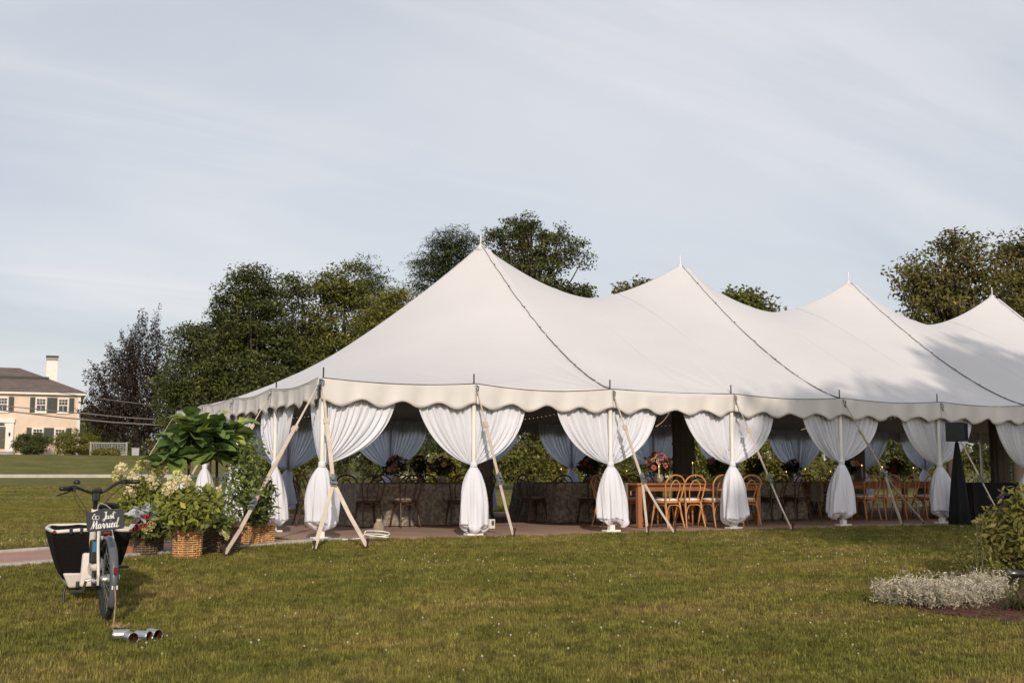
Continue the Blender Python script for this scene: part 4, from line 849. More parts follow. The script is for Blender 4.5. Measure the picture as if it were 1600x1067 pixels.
def fig_tree(label, base, stem_h, cr, nl, seed, pot):
    o = thing('potted_fig_tree', label, 'potted tree', base, 0, 'fiddle leaf figs by the tent corner'); rr = random.Random(seed)
    if pot: basket(o, *pot)
    m = MB(); m.tube(smooth_path([(0, 0, .2), (.02, .01, stem_h*.5), (0, -.02, stem_h)], 5), .018, 8); tips = []
    for q in range(8):
        a = q*2.4+rr.uniform(-.3, .3); e = rr.uniform(-.35, 1.25); l = cr*rr.uniform(.6, 1.0); tp = Vector((math.cos(a)*math.cos(e)*l, math.sin(a)*math.cos(e)*l, stem_h+math.sin(e)*l*1.0)); m.tube(smooth_path([(0, 0, stem_h-.12), Vector((0, 0, stem_h)).lerp(tp, .5)+Vector((0, 0, .04)), tp], 4), list(np.linspace(.014, .007, 9)), 6); tips.append(tp)
    m.build('trunk', M_bark, o, smooth=True)
    for q in range(nl):
        tp = tips[q % len(tips)]; t = rr.uniform(.35, 1.02); c = Vector((0, 0, stem_h)).lerp(tp, t); a = rr.uniform(0, 2*PI); el = rr.uniform(-.35, .75)+(t-.6)*.5
        d = Vector((math.cos(a)*math.cos(el), math.sin(a)*math.cos(el), math.sin(el)))
        sc = rr.uniform(.22, .34); hi = c.z > stem_h+cr*.45
        lf = link('leaf', FLEAF[rr.choices((0, 1, 2), (5, 4, 3 if hi else .8))[0]], o, c); y = d; x = y.cross(Vector((0, 0, 1))).normalized(); z = x.cross(y); M = Matrix((x, y, z)).transposed(); lf.rotation_euler = (M @ Matrix.Rotation(rr.uniform(-.5, .5), 3, 'Y')).to_euler(); lf.scale = (sc, sc, sc)
    return o
# hydrangea: upright stems, leaves, cone shaped flower heads built from florets
M_flor = leafmat('hydrangea_floret', (.58, .53, .27), (.80, .73, .46), (.86, .80, .62), trans=.25, rough=.7)
M_flory = leafmat('hydrangea_floret_lime', (.46, .46, .14), (.68, .65, .27), (.78, .73, .42), trans=.25, rough=.7)
def floret_head(seed, mat):
    rr = np.random.default_rng(seed); n = 190; d = rr.normal(size=(n, 3)); d /= np.linalg.norm(d, axis=1)[:, None]; h = d[:, 2:3]*.5+.5
    P = d*np.array([.085, .085, .105])*(1-.38*h)*rr.uniform(.8, 1.05, (n, 1)); V, Q, v = leaf_quads(P, .036, rr, 0, .95, d*2.2); return np_mesh('flower_head', V, Q, mat, v)
HEADS = [floret_head(1, M_flor), floret_head(2, M_flory), floret_head(3, M_flor)]
M_hyl = leafmat('hydrangea_leaf', (0.138, 0.1711, 0.03312), (0.345, 0.3726, 0.07728), (0.5796, 0.5244, 0.1104), trans=.35)
M_shl = leafmat('small_leaf', (0.07727, 0.1159, 0.03313), (0.2346, 0.2898, 0.07727), (0.414, 0.414, 0.138), trans=.3)
M_nan = leafmat('pointed_leaf', (0.04858, 0.07507, 0.0265), (0.1546, 0.1877, 0.05299), (0.265, 0.2429, 0.08832), trans=.25)
M_sil = leafmat('silver_leaf', (.30, .33, .35), (.50, .52, .54), (.60, .60, .62), trans=.15, rough=.8)
def bush_plant(name, label, cat, base, group, seed, ellip, nleaf, leaf, lmat, nstem, heads=(), headmat=None, asp=.55, pot=None, up=.35, shell=.45, headscale=1.0):
    o = thing(name, label, cat, base, 0, group); rr = np.random.default_rng(seed); r2 = random.Random(seed); ph = pot[2] if pot else 0
    if pot: basket(o, *pot)
    E_ = np.array(ellip, float); wt = (E_[:, 3]*E_[:, 4]*E_[:, 5])**.8; wt /= wt.sum(); k = rr.choice(len(E_), nleaf, p=wt); d = rr.normal(size=(nleaf, 3)); d /= np.linalg.norm(d, axis=1)[:, None]
    P = E_[k, :3]+d*E_[k, 3:]*(shell+(1-shell)*rr.uniform(0, 1, (nleaf, 1))**.7)*rr.uniform(.8, 1.12, (nleaf, 1)); P[:, 2] = np.maximum(P[:, 2], ph*.9+rr.uniform(0, .1, nleaf))
    V, Q, v = leaf_quads(P, leaf, rr, up, asp, d); link('leaves', np_mesh('leaves', V, Q, lmat, v), o)
    m = MB()
    for q in range(nstem):
        i = r2.randrange(nleaf); b = P[i]; a0 = (r2.uniform(-.06, .06), r2.uniform(-.06, .06), max(0, ph-.05)); m.tube(smooth_path([a0, (b[0]*.45, b[1]*.45, a0[2]*.4+b[2]*.6), tuple(b)], 4), list(np.linspace(.007, .003, 9)), 5, cap=False)
    for (x, y, z) in heads: m.tube(smooth_path([(0, 0, max(0, ph-.05)), (x*.5, y*.5, ph*.35+z*.6), (x, y, z)], 4), list(np.linspace(.008, .004, 9)), 5, cap=False)
    m.build('stems', M_twig, o)
    for q, (x, y, z) in enumerate(heads):
        h = link('flower_head', HEADS[q % 3], o, (x, y, z+.05)); s = r2.uniform(.72, .92)*headscale; h.scale = (s, s, s*r2.uniform(.95, 1.25)); h.rotation_euler = (r2.uniform(-.5, .5), r2.uniform(-.5, .5), r2.uniform(0, 6))
    return o
def rel(base, u, v, D): p = at(u, v, D); return (p[0]-base[0], p[1]-base[1], p[2]-base[2])
GP = 'potted plants at the tent corner'
def gpt(u, v): p = ground(u, v); return (p[0], p[1], p[2])
# limelight hydrangea in light wicker
b = gpt(292, 872); D0 = 13.75
hd = [rel(b, u, v, D0+dd) for u, v, dd in ((268, 760, -.1), (278, 750, .1), (290, 757, -.15), (262, 769, -.25), (325, 772, .1), (337, 780, .2))]
bush_plant('potted_hydrangea', 'bushy hydrangea with cream flowers in a light wicker basket', 'potted plant', b, GP, 1, [rel(b, 290, 800, D0)+(.30, .28, .24), rel(b, 268, 795, D0)+(.24, .24, .22), rel(b, 315, 790, D0)+(.26, .26, .26), rel(b, 285, 778, D0)+(.2, .2, .12)], 1700, .085, M_hyl, 26, hd, pot=(.155, .17, .31, M_wick, 1))
# taller hydrangea behind the dark basket
b = gpt(236, 862); D0 = 14.4
hd = [rel(b, u, v, D0+dd) for u, v, dd in ((190, 737, 0), (183, 748, .1), (205, 748, .1), (210, 755, -.1), (219, 733, .1), (231, 731, .2), (257, 734, .1), (247, 744, .2), (237, 758, -.15), (203, 773, -.1))]
bush_plant('potted_hydrangea', 'tall hydrangea crowded with pale yellow heads behind the dark basket', 'potted plant', b, GP, 2, [rel(b, 222, 792, D0)+(.28, .26, .24), rel(b, 203, 775, D0)+(.16, .2, .16), rel(b, 245, 792, D0)+(.22, .24, .24), rel(b, 232, 762, D0)+(.2, .2, .14), rel(b, 187, 800, D0)+(.12, .16, .14)], 950, .085, M_hyl, 34, hd, pot=(.13, .15, .26, M_wickd, 2), headscale=1.05)
# silver and red mixed planter in a dark basket
b = gpt(227, 868); D0 = 13.95
o = bush_plant('mixed_planter', 'silver leaved planter with red flowers in a dark brown basket', 'potted plant', b, GP, 3, [rel(b, 228, 828, D0)+(.24, .22, .11), rel(b, 240, 835, D0)+(.2, .2, .1), rel(b, 212, 833, D0)+(.14, .15, .09)], 620, .075, M_nan, 18, [], pot=(.125, .15, .27, M_wickd, 3))
rr = np.random.default_rng(12); r2 = random.Random(12)
SL = MB(); SL.grid(lambda a, c: ((a-.5)*.5*math.sin(PI*min(1, c*.9+.08))**.7, c, .10*math.sin(c*7)+.08*abs(a-.5)-.25*c*c), 4, 6); SLM = SL.mesh('silver_leaf', solid_leafmat('silver_leaf_solid', (.36, .39, .42), (.54, .56, .58), .8, .15), True)
for q in range(46):
    u, v = r2.uniform(208, 252), r2.uniform(796, 822); p = rel(b, u, v, D0+r2.uniform(-.3, .05)); lf = link('leaf', SLM, o, p); s = r2.uniform(.13, .22); lf.scale = (s, s, s); lf.rotation_euler = (r2.uniform(-.2, 1.0), r2.uniform(-.5, .5), r2.uniform(0, 6.28))
M_red = pmat('red_petal', (.28, .012, .018), .6, .3, 30); RB = bloom_mesh(M_red, 5)
for q in range(30):
    u, v = r2.choice(((215, 815), (222, 812), (232, 810), (228, 818), (218, 822))); p = rel(b, u+r2.uniform(-7, 7), v+r2.uniform(-5, 5), D0-.16+r2.uniform(-.1, .05)); lf = link('bloom', RB, o, p); s = r2.uniform(.4, .7); lf.scale = (s, s, s); lf.rotation_euler = (r2.uniform(.3, 1.4), 0, r2.uniform(-.8, .8))
for q, (u, v) in enumerate(((228, 822), (236, 818))): h = link('flower_head', HEADS[1], o, rel(b, u, v, D0-.2)); h.scale = (.7, .7, .7)
# squat grey basket with handles and trailing pale flowers
b = gpt(348, 864); D0 = 14.3
hd = [rel(b, u, v, D0-.2) for u, v in ((350, 838), (354, 843), (346, 836))]
o = bush_plant('trailing_planter', 'squat greyish basket with looped handles and trailing pale flowers', 'potted plant', b, GP, 4, [rel(b, 348, 815, D0)+(.2, .2, .07), rel(b, 350, 832, D0-.2)+(.07, .06, .08)], 420, .06, M_shl, 10, hd, pot=(.16, .2, .33, M_wickd, 4, .03, True), headscale=.45)
# leafy shrub behind
b = gpt(386, 852); D0 = 15.0
bush_plant('potted_shrub', 'tall small leaved shrub in a light wicker basket behind the strap', 'potted plant', b, GP, 5, [rel(b, 385, 730, D0)+(.24, .24, .30), rel(b, 395, 770, D0)+(.26, .26, .26), rel(b, 372, 760, D0)+(.22, .24, .3), rel(b, 398, 705, D0)+(.16, .18, .2), rel(b, 372, 715, D0)+(.16, .18, .2), rel(b, 360, 800, D0)+(.18, .2, .2)], 1500, .075, M_shl, 40, [], pot=(.15, .155, .29, M_wick, 5), asp=.42)
b = gpt(413, 850); D0 = 15.3
bush_plant('potted_shrub', 'small dark pointed leaved plant in the basket nearest the tent drape', 'potted plant', b, GP, 6, [rel(b, 410, 790, D0)+(.17, .17, .2), rel(b, 418, 770, D0)+(.13, .14, .16), rel(b, 405, 805, D0)+(.16, .16, .12), rel(b, 420, 755, D0)+(.08, .08, .1)], 620, .10, M_nan, 22, [], pot=(.125, .13, .26, M_wick, 6), asp=.28, shell=.2)
# fiddle leaf figs
b = gpt(290, 861); fig_tree('fiddle leaf fig tree with glossy dark leaves nearest the hydrangeas', b, at(284, 706, 14.4)[2]-b[2], .52, 128, 1, (.15, .17, .26, M_wickd, 7))
b = gpt(334, 856); fig_tree('fiddle leaf fig tree with upright pale young leaves nearest the tent drapes', b, at(338, 702, 14.9)[2]-b[2], .52, 132, 5, (.15, .17, .26, M_wickd, 8))
b = gpt(207, 866); o = thing('clay_pot', 'small orange clay pot beside the cargo bike box', 'pot', b); m = MB(); m.lathe((0, 0, 0), [(.07, 0), (.1, .14), (.115, .145), (.115, .18), (.1, .18), (.095, .16)], 20); m.build('pot', pmat('clay', (.36, .15, .07), .8, .15, 8), o, smooth=True, angle=40)
rr = np.random.default_rng(3); V, Q, v = leaf_cloud(np.array([0, 0, .26]), (.14, .14, .1), 160, .07, rr); link('leaves', np_mesh('leaves', V, Q, M_shl, v), o)

# ================================================================ cargo bike
bk = ground(165, 969); M_frame = pmat('frame_white', (.66, .61, .56), .35, .05, 4, spec=.6); M_epp = pmat('black_foam', (.008, .0065, .006), .9, .25, 60, .3, 300, spec=.15); M_tyre = pmat('tyre_rubber', (.014, .014, .014), .8, .2, 40); M_fend = pmat('grey_fender', (.085, .095, .11), .3, .1, 6, spec=.7); M_reflect = pmat('red_reflector', (.17, .006, .008), .25, .1, 6, spec=.6); M_alu = pmat('aluminium', (.5, .5, .5), .3, .1, 10, metal=.9); M_blue = pmat('blue_sticker', (.03, .16, .30), .4, .1, 5)
bike = thing('cargo_bike', 'white framed cargo bicycle with black front box', 'bicycle', (bk[0], bk[1], bk[2]), R_(0.5))
# local axes: +Y forward, +X right, origin at the rear wheel's contact with the grass
RA = .335
def wheel(y, r, nm, sx=1):
    wl = link(nm, None, bike, (0, y, r))
    m = MB(); m.tube([(0, (r-.026)*math.cos(a), (r-.026)*math.sin(a)) for a in np.linspace(0, 2*PI, 56, endpoint=False)], .026, 12, closed=True); m.build('tyre', M_tyre, wl, smooth=True)
    m = MB(); m.tube([(0, (r-.058)*math.cos(a), (r-.058)*math.sin(a)) for a in np.linspace(0, 2*PI, 48, endpoint=False)], .013, 8, closed=True); m.build('rim', M_black, wl, smooth=True)
    m = MB(); m.tube([(-.055, 0, 0), (-.03, 0, 0), (.03, 0, 0), (.055, 0, 0)], [.03, .045, .045, .03], 14); m.build('hub', M_alu, wl, smooth=True, angle=40)
    for q in range(28):
        a = 2*PI*q/28; s = 1 if q % 2 else -1; m = MB(); m.tube([(s*.035, .04*math.cos(a+.6*s), .04*math.sin(a+.6*s)), (0, (r-.062)*math.cos(a), (r-.062)*math.sin(a))], .0016, 4); m.build('spoke', M_alu, wl)
    return wl
wheel(0, RA, 'rear_wheel'); wheel(1.92, .25, 'front_wheel')
# rear fender
m = MB(); vs = []; A0 = np.linspace(-.62, 2.35, 34)
for a in A0:
    rr_ = RA+.035; y, z = -rr_*math.cos(a), rr_*math.sin(a)+RA
    for s in (-1, -.6, 0, .6, 1): k = .03*s*s; vs.append((s*.036, y*(1-k/rr_), (z-RA)*(1-k/rr_)+RA))
m.add(vs, [(i*5+j, i*5+j+1, i*5+j+6, i*5+j+5) for i in range(33) for j in range(4)]); f = m.build('rear_fender', M_fend, bike, smooth=True); sd_ = f.modifiers.new('t', 'SOLIDIFY'); sd_.thickness = .004
for s in (-1, 1): m = MB(); m.tube([(s*.06, 0, RA), (s*.045, -.30, RA+.06), (s*.036, -.366, RA+.03)], .004, 5); m.build('fender_stay', M_alu, f)
a = .14; m = MB(); m.box((0, -.385, RA+.10), (.032, .014, .06)); m.build('reflector', M_reflect, f, bevel=.006)
for s in (-1, 1): m = MB(); m.box((s*.018, -.377, RA-.035), (.01, .006, .03)); m.build('fender_mark', M_paper, f)
# frame
fr = link('frame', None, bike)
def ft(nm, P, r, mat=M_frame, n=10, sm=5): m = MB(); m.tube(smooth_path(P, sm), r, n); return m.build(nm, mat, fr, smooth=True)
for s in (-1, 1):
    ft('chain_stay', [(s*.07, 0, RA), (s*.065, .2, RA-.03), (s*.05, .42, RA-.03)], .016)
    ft('seat_stay', [(s*.07, 0, RA), (s*.068, .08, RA+.22), (s*.05, .22, .74)], .013)
    m = MB(); m.box((s*.075, .0, RA), (.012, .07, .09)); m.build('dropout', M_frame, fr, bevel=.006)
ft('seat_tube', [(0, .44, .28), (0, .30, .60), (0, .235, .80)], .022)
ft('seat_post', [(0, .25, .76), (0, .205, .90)], .0155, M_alu)
ft('main_beam', [(0, .26, .70), (-.01, .45, .56), (0, .75, .42), (0, 1.0, .27), (0, 1.75, .22)], .045)
ft('top_strut', [(0, .24, .76), (0, .6, .74), (0, .83, .80)], .03)
ft('head_tube', [(-.0, .90, .56), (0, .80, .90)], .03)
ft('steering_post', [(0, .81, .88), (0, .76, 1.04)], .021, M_black)
m = MB(); m.box((-.035, .855, .36), (.13, .07, .30), None, .75); m.build('gusset', M_frame, fr, bevel=.02)
m = MB(); m.box((0, .42, RA-.03), (.11, .19, .17)); m.build('drive_unit', M_black, fr, bevel=.03)
m = MB(); m.box((-.075, .20, .56), (.085, .09, .20)); bt = m.build('battery', M_black, fr, bevel=.015); m = MB(); m.box((-.08, .1535, .60), (.05, .004, .085)); m.build('sticker', M_blue, bt)
m = MB(); m.lathe((-.055, .23, .40), [(.05, 0), (.055, .03), (.055, .09), (.04, .11)], 14); m.build('cover', M_frame, fr, smooth=True)
# chain guard, cranks, pedals
m = MB(); m.box((.075, .22, RA-.01), (.03, .52, .10)); m.build('chain_guard', M_black, bike, bevel=.02)
for s, dy, dz in ((-1, .12, -.11), (1, -.12, .11)):
    m = MB(); m.tube([(s*.07, .42, RA-.03), (s*.105, .42, RA-.03), (s*.115, .42+dy, RA-.03+dz)], .012, 8); c = m.build('crank', M_alu, bike); m = MB(); m.box((s*.17, .42+dy, RA-.03+dz), (.1, .085, .022)); m.build('pedal', M_black, c, bevel=.006)
# saddle
m = MB()
def sad(a, b):
    t = a; wv = .018+.062*sstep(.45, 1, t)**.9 if True else 0; an = (b-.5)*PI*1.05
    return (float(wv+.004)*math.sin(an)*1.15, .36-.27*t, .925+.04*math.cos(an)-.01+.018*(t-.5)**2*4*(1 if t > .5 else .2))
m.grid(sad, 16, 12); sdl = m.build('saddle', M_black, bike, smooth=True); q = sdl.modifiers.new('t', 'SOLIDIFY'); q.thickness = .02
m = MB(); 
for s in (-1, 1): m = MB(); m.tube([(s*.02, .3, .905), (s*.022, .2, .895), (s*.03, .12, .92)], .005, 5); m.build('saddle_rail', M_alu, sdl)
# rear light under the saddle
m = MB(); m.box((0, .10, .715), (.06, .04, .022)); rl = m.build('rear_light', M_reflect, bike, bevel=.008); m = MB(); m.box((0, .135, .715), (.09, .05, .05)); m.build('light_housing', M_black, rl, bevel=.01)
# handlebar with grips, levers and bell
hb_ = link('handlebar', None, bike, (0, .76, 1.04)); hb_.rotation_euler = (0, 0, .04); hb_.scale = (.92, .92, 1)
m = MB(); m.tube(smooth_path([(-.325, -.17, .045), (-.22, -.09, .06), (-.09, -.01, .02), (0, 0, .0), (.09, -.01, .03), (.2, -.07, .10), (.33, -.17, .105)], 5), .014, 8); m.build('bar', M_black, hb_, smooth=True)
m = MB(); m.box((0, 0, -.02), (.07, .07, .10)); m.box((0, -.03, .03), (.09, .05, .04)); m.build('stem', M_black, hb_, bevel=.012)
for s, z in ((-1, .045), (1, .105)):
    m = MB(); d = Vector((s*.115, -.085, 0)).normalized(); c = Vector((s*.325, -.17, z)); m.tube([c-d*.09, c-d*.02, c+d*.05], [.02, .021, .0195], 10); g_ = m.build('grip', M_black, hb_, smooth=True)
    m = MB(); m.tube([c-d*.1+Vector((0, .0, -.01)), c-d*.09+Vector((s*.02, .05, -.03)), c+d*.04+Vector((s*.03, .04, -.06))], .007, 6); m.box(c-d*.11, (.05, .05, .045)); m.build('brake_lever', M_black, g_, bevel=.004)
m = MB(); m.lathe((-.20, -.085, .085), [(.028, 0), (.034, .012), (.03, .03), (.012, .042)], 16); m.build('bell', M_black, hb_, smooth=True)
for q, P in enumerate(([(-.24, -.08, .03), (-.16, .0, -.10), (-.04, .04, -.22), (0, .05, -.3)], [(-.22, -.06, .03), (-.10, .03, -.12), (-.02, .06, -.28)], [(.24, -.06, .07), (.12, .05, -.06), (.02, .06, -.25)])): m = MB(); m.tube(smooth_path(P, 6), .003, 5); m.build('brake_cable', M_black, hb_)
# front box: tapered tub of black panels on a pale tray with a pale rim
bx = link('cargo_box', None, bike)
Y0, Y1 = .90, 1.78; zt0, zt1 = .70, .74; zb0 = .27
def ring(t, s=1.0):   # t 0 bottom .. 1 top ; outline of the tub
    hw = .195+(.335-.195)*(t**.62); y0 = Y0+.06*(1-t)-.02*t; y1 = Y1-.42*(1-t); z = zb0+(zt0-zb0)*t
    return hw*s, y0, y1, z
def side_panel(sx):
    def fn(a, b): hw, y0, y1, z = ring(b); k = 1-.25*max(0, a-.6)/.4; return (sx*hw*k, y0+(y1-y0)*a, z+.02*a*b)
    m = MB(); m.grid(fn, 12, 8); o = m.build('side_panel', M_epp, bx, smooth=True); q = o.modifiers.new('t', 'SOLIDIFY'); q.thickness = .025; q.offset = 0
for s in (-1, 1): side_panel(s)
def back(a, b): hw, y0, y1, z = ring(b); return ((a-.5)*2*hw, y0-.012*math.sin(PI*a), z)
m = MB(); m.grid(back, 10, 8); q = m.build('rear_panel', M_epp, bx, smooth=True).modifiers.new('t', 'SOLIDIFY'); q.thickness = .022; q.offset = 0
def front(a, b): hw, y0, y1, z = ring(b); return ((a-.5)*2*hw*.75, y1+.03*math.sin(PI*a), z+.02*b)
m = MB(); m.grid(front, 10, 8); q = m.build('front_panel', M_epp, bx, smooth=True).modifiers.new('t', 'SOLIDIFY'); q.thickness = .022; q.offset = 0
P = []
hw, y0, y1, z = ring(1.0)
for x, y, zz_ in ((-hw*.96, y0-.005, z), (-.13, y0-.02, z+.012), (.13, y0-.02, z+.012), (hw*.96, y0-.005, z), (hw+.004, y0+.05, z+.006), (hw, y0+.5, z+.012), (hw*.78, y1, z+.022), (0, y1+.04, z+.022), (-hw*.78, y1, z+.022), (-hw, y0+.5, z+.012), (-hw-.004, y0+.05, z+.006)): P.append(Vector((x, y, zz_)))
pp = []
for i in range(len(P)): a_, b_ = P[i], P[(i+1) % len(P)]; pp += [a_.lerp(b_, t) for t in (0, .34, .67)]
m = MB(); m.tube(pp, .017, 10, closed=True); rim_o = m.build('rim_rail', M_frame, bx, smooth=True)
for s in (-1, 1):
    m = MB(); m.tube([(s*(hw-.005), y0-.02, z), (s*(hw-.005), y0-.038, z)], .015, 14); m.build('reflector', M_reflect, rim_o, smooth=True, angle=40)
for x in (-.19, -.10, .17): m = MB(); m.box((x, y0-.03, z+.004), (.028, .026, .055)); m.build('clip', M_black, rim_o, bevel=.004)
m = MB(); m.add([(-.20, Y0+.03, zb0+.03), (.20, Y0+.03, zb0+.03), (.2, Y1-.36, zb0+.03), (-.2, Y1-.36, zb0+.03), (-.235, Y0+.02, zb0+.06), (.235, Y0+.02, zb0+.06), (.235, Y1-.33, zb0+.06), (-.235, Y1-.33, zb0+.06), (-.175, Y0+.05, zb0-.075), (.175, Y0+.05, zb0-.075), (.17, Y1-.42, zb0-.06), (-.17, Y1-.42, zb0-.06)], [(8, 9, 5, 4), (9, 10, 6, 5), (10, 11, 7, 6), (11, 8, 4, 7), (11, 10, 9, 8), (4, 5, 6, 7)]); m.build('tray', M_frame, bx, bevel=.015)
for s in (-1, 1): m = MB(); m.grid(lambda a, b: (s*(.192+.147*b**.62+.004), Y0+.02+.05*(1-b), zb0+.05+(zt0-zb0-.06)*b+.0*a) if a < .5 else (s*(.192+.147*b**.62-.02), Y0+.012+.05*(1-b), zb0+.05+(zt0-zb0-.06)*b), 1, 8); m.build('edge_strip', M_frame if s < 0 else M_epp, bx)
# centre stand
cs = link('centre_stand', None, bike)
for s in (-1, 1): m = MB(); m.tube(smooth_path([(s*.12, 1.02, .22), (s*.2, 1.0, .19), (s*.215, .97, .05), (s*.225, .93, .0)], 4), .013, 8); m.build('stand_leg', M_black, cs, smooth=True)
m = MB(); m.tube([(-.13, 1.02, .215), (.13, 1.02, .215)], .014, 8); m.build('stand_bar', M_black, cs)
m = MB(); m.box((-.02, .93, .225), (.2, .12, .06)); m.build('stand_bracket', M_black, cs, bevel=.01)

# ================================================================ "Just Married" board on the saddle
M_slate = pmat('slate_board', (.035, .036, .044), .7, .12, 12); M_chalk = pmat('chalk_white', (.78, .77, .75), .7, .04, 9)
sc_ = at(164.6, 813, 9.42); board = thing('wedding_board', 'dark board lettered Just Married hung behind the saddle', 'sign', (sc_[0], sc_[1], sc_[2]), R_(8.5)); board.rotation_euler = (R_(-6), R_(-4.5), R_(8))
BW, BH = .295, .155; out_ = []
def arc(cx, cz, r, a0, a1, n=6): return [(cx+r*math.cos(a), cz+r*math.sin(a)) for a in np.linspace(a0, a1, n)]
w2, h2, nr_ = BW/2, BH/2, .012
pts = [(-w2, -h2+nr_)]+arc(-w2, -h2, nr_, PI/2, 0)+arc(w2, -h2, nr_, PI, PI/2)+arc(w2, h2, nr_, -PI/2, -PI)+[(.09, h2), (.06, h2+.008), (.02, h2+.018), (0, h2+.022), (-.02, h2+.018), (-.06, h2+.008), (-.09, h2)]+arc(-w2, h2, nr_, 0, -PI/2)
nP = len(pts); m = MB(); m.add([(x, -.005, z) for x, z in pts]+[(x, .005, z) for x, z in pts], [tuple(range(nP)), tuple(range(2*nP-1, nP-1, -1))]+[(i, nP+i, nP+(i+1) % nP, (i+1) % nP) for i in range(nP)]); m.build('panel', M_slate, board)
for s in (-1, 1): m = MB(); m.tube([(s*.06, 0, h2), (s*.03, .06, h2+.05), (0, .1, h2+.07)], .0025, 5); m.build('cord', M_strap, board)
def pen(strokes, x0, z0, k, nm, thick=.0072, slant=.18):
    m = MB()
    for st_ in strokes:
        P = smooth_path([((x0+(x+slant*z)*k), -.0066, z0+z*k) for x, z in st_], 7); n = len(P); vs_ = []
        for i, p in enumerate(P):
            t = (P[min(i+1, n-1)]-P[max(i-1, 0)]); t.normalize(); wv = thick*(.55+.75*max(0, -t.z))*(1 if 0 < i < n-1 else .4); nv = Vector((-t.z, 0, t.x)).normalized(); vs_ += [p+nv*wv/2, p-nv*wv/2]
        m.add(vs_, [(2*i, 2*i+1, 2*i+3, 2*i+2) for i in range(n-1)])
    return m.build(nm, M_chalk, board)
k = .050
J_ = [[(.05, 1.05), (.3, 1.12), (.55, 1.1)], [(.38, 1.1), (.36, .6), (.3, .1), (.16, -.22), (-.02, -.2), (0, .0), (.25, .14), (.5, .25)]]
u_ = [[(.5, .55), (.48, .2), (.58, .02), (.74, .15), (.82, .55)], [(.82, .55), (.8, .15), (.9, .02), (1.02, .2)]]
s_ = [[(1.02, .2), (1.2, .62), (1.16, .4), (1.3, .18), (1.2, -.0), (1.04, .06)]]
t_ = [[(1.3, .2), (1.55, .6), (1.62, 1.15)], [(1.6, 1.1), (1.52, .3), (1.6, .02), (1.78, .12)], [(1.36, .78), (1.6, .84), (1.95, .9)]]
pen(J_+u_+s_+t_, -.018, .012, k, 'lettering')
cyc = lambda cx, cz, r: [(cx+r*math.cos(a), cz+r*1.0*math.sin(a)) for a in np.linspace(0, 2*PI, 11)]
pen([cyc(.22, .30, .26), cyc(.62, .26, .26), [(.12, .62), (.22, .78), (.34, .62)]], -.098, .014, k*1.15, 'rings_emblem', thick=.005, slant=0)
Ml = [[(-.1, .05), (.02, .1), (.14, .5), (.24, 1.0)], [(.24, 1.0), (.26, .5), (.28, .02)], [(.28, .02), (.42, .5), (.6, .98)], [(.6, .98), (.6, .5), (.62, .06), (.72, .04), (.84, .2)]]
al = [[(1.1, .5), (.94, .52), (.84, .25), (.92, .02), (1.06, .16), (1.14, .52)], [(1.14, .52), (1.1, .14), (1.18, .02), (1.3, .2)]]
def rl_(x): return [[(x, .2), (x+.08, .58), (x+.14, .44), (x+.24, .5)], [(x+.24, .5), (x+.22, .16), (x+.3, .02), (x+.4, .2)]]
il = [[(2.1, .2), (2.2, .54), (2.17, .14), (2.26, .02), (2.38, .2)], [(2.26, .8), (2.3, .84)]]
el = [[(2.38, .2), (2.58, .34), (2.6, .52), (2.48, .5), (2.44, .2), (2.54, .0), (2.74, .18)]]
dl_ = [[(3.0, .5), (2.86, .5), (2.76, .24), (2.84, .02), (2.98, .16), (3.12, .6), (3.2, 1.15)], [(3.2, 1.15), (3.08, .4), (3.06, .08), (3.16, .0), (3.34, .14)]]
pen(Ml+al+rl_(1.3)+rl_(1.7)+il+el+dl_, -.118, -.058, .0655, 'lettering', thick=.0078)

# tin cans trailing on twine
M_tin = pmat('tin', (.55, .56, .58), .3, .1, 14, metal=.9); M_copper = pmat('rusty_tin_inside', (.12, .04, .025), .5, .3, 20, metal=.5)
cans = [((190, 1002), 1.2, 'tin can at the twine end of the row on the grass'), ((204, 1006), .15, 'dark mouthed tin can, second along the twine on the grass'), ((223, 1004), .75, 'tin can with an open rusty mouth in the middle of the row on the grass'), ((240, 1001), .4, 'tin can with a copper red inside at the far end of the row')]
for q, ((u, v), rz, lb) in enumerate(cans):
    p = ground(u, v); r, ln = .040, .115; o = thing('tin_can', lb, 'tin can', (p[0], p[1], p[2]+r+.01), rz, 'tin cans tied behind the bike'); pr = []
    for i in range(15): pr.append((r-(.0012 if i % 2 else 0), -ln/2+ln*i/14))
    m = MB(); n = 26; vs_ = [(rr_*math.cos(2*PI*j/n), z, rr_*math.sin(2*PI*j/n)) for rr_, z in pr for j in range(n)]; m.add(vs_, [(i*n+j, i*n+(j+1) % n, (i+1)*n+(j+1) % n, (i+1)*n+j) for i in range(14) for j in range(n)]); b_ = m.build('side', M_tin, o, smooth=True); b_.modifiers.new('t', 'SOLIDIFY').thickness = .0012
    for z in (-ln/2, ln/2): m = MB(); m.tube([(r*math.cos(a), z, r*math.sin(a)) for a in np.linspace(0, 2*PI, 26, endpoint=False)], .002, 6, closed=True); m.build('rim', M_tin, o, smooth=True)
    m = MB(); vs_ = [((r-.003)*math.cos(2*PI*j/n), z, (r-.003)*math.sin(2*PI*j/n)) for z in (-ln/2+.003, ln/2-.012) for j in range(n)]; m.add(vs_, [(j, (j+1) % n, n+(j+1) % n, n+j) for j in range(n)]+[tuple(range(n, 2*n))]); m.build('inside', M_copper, o, smooth=True, angle=40)
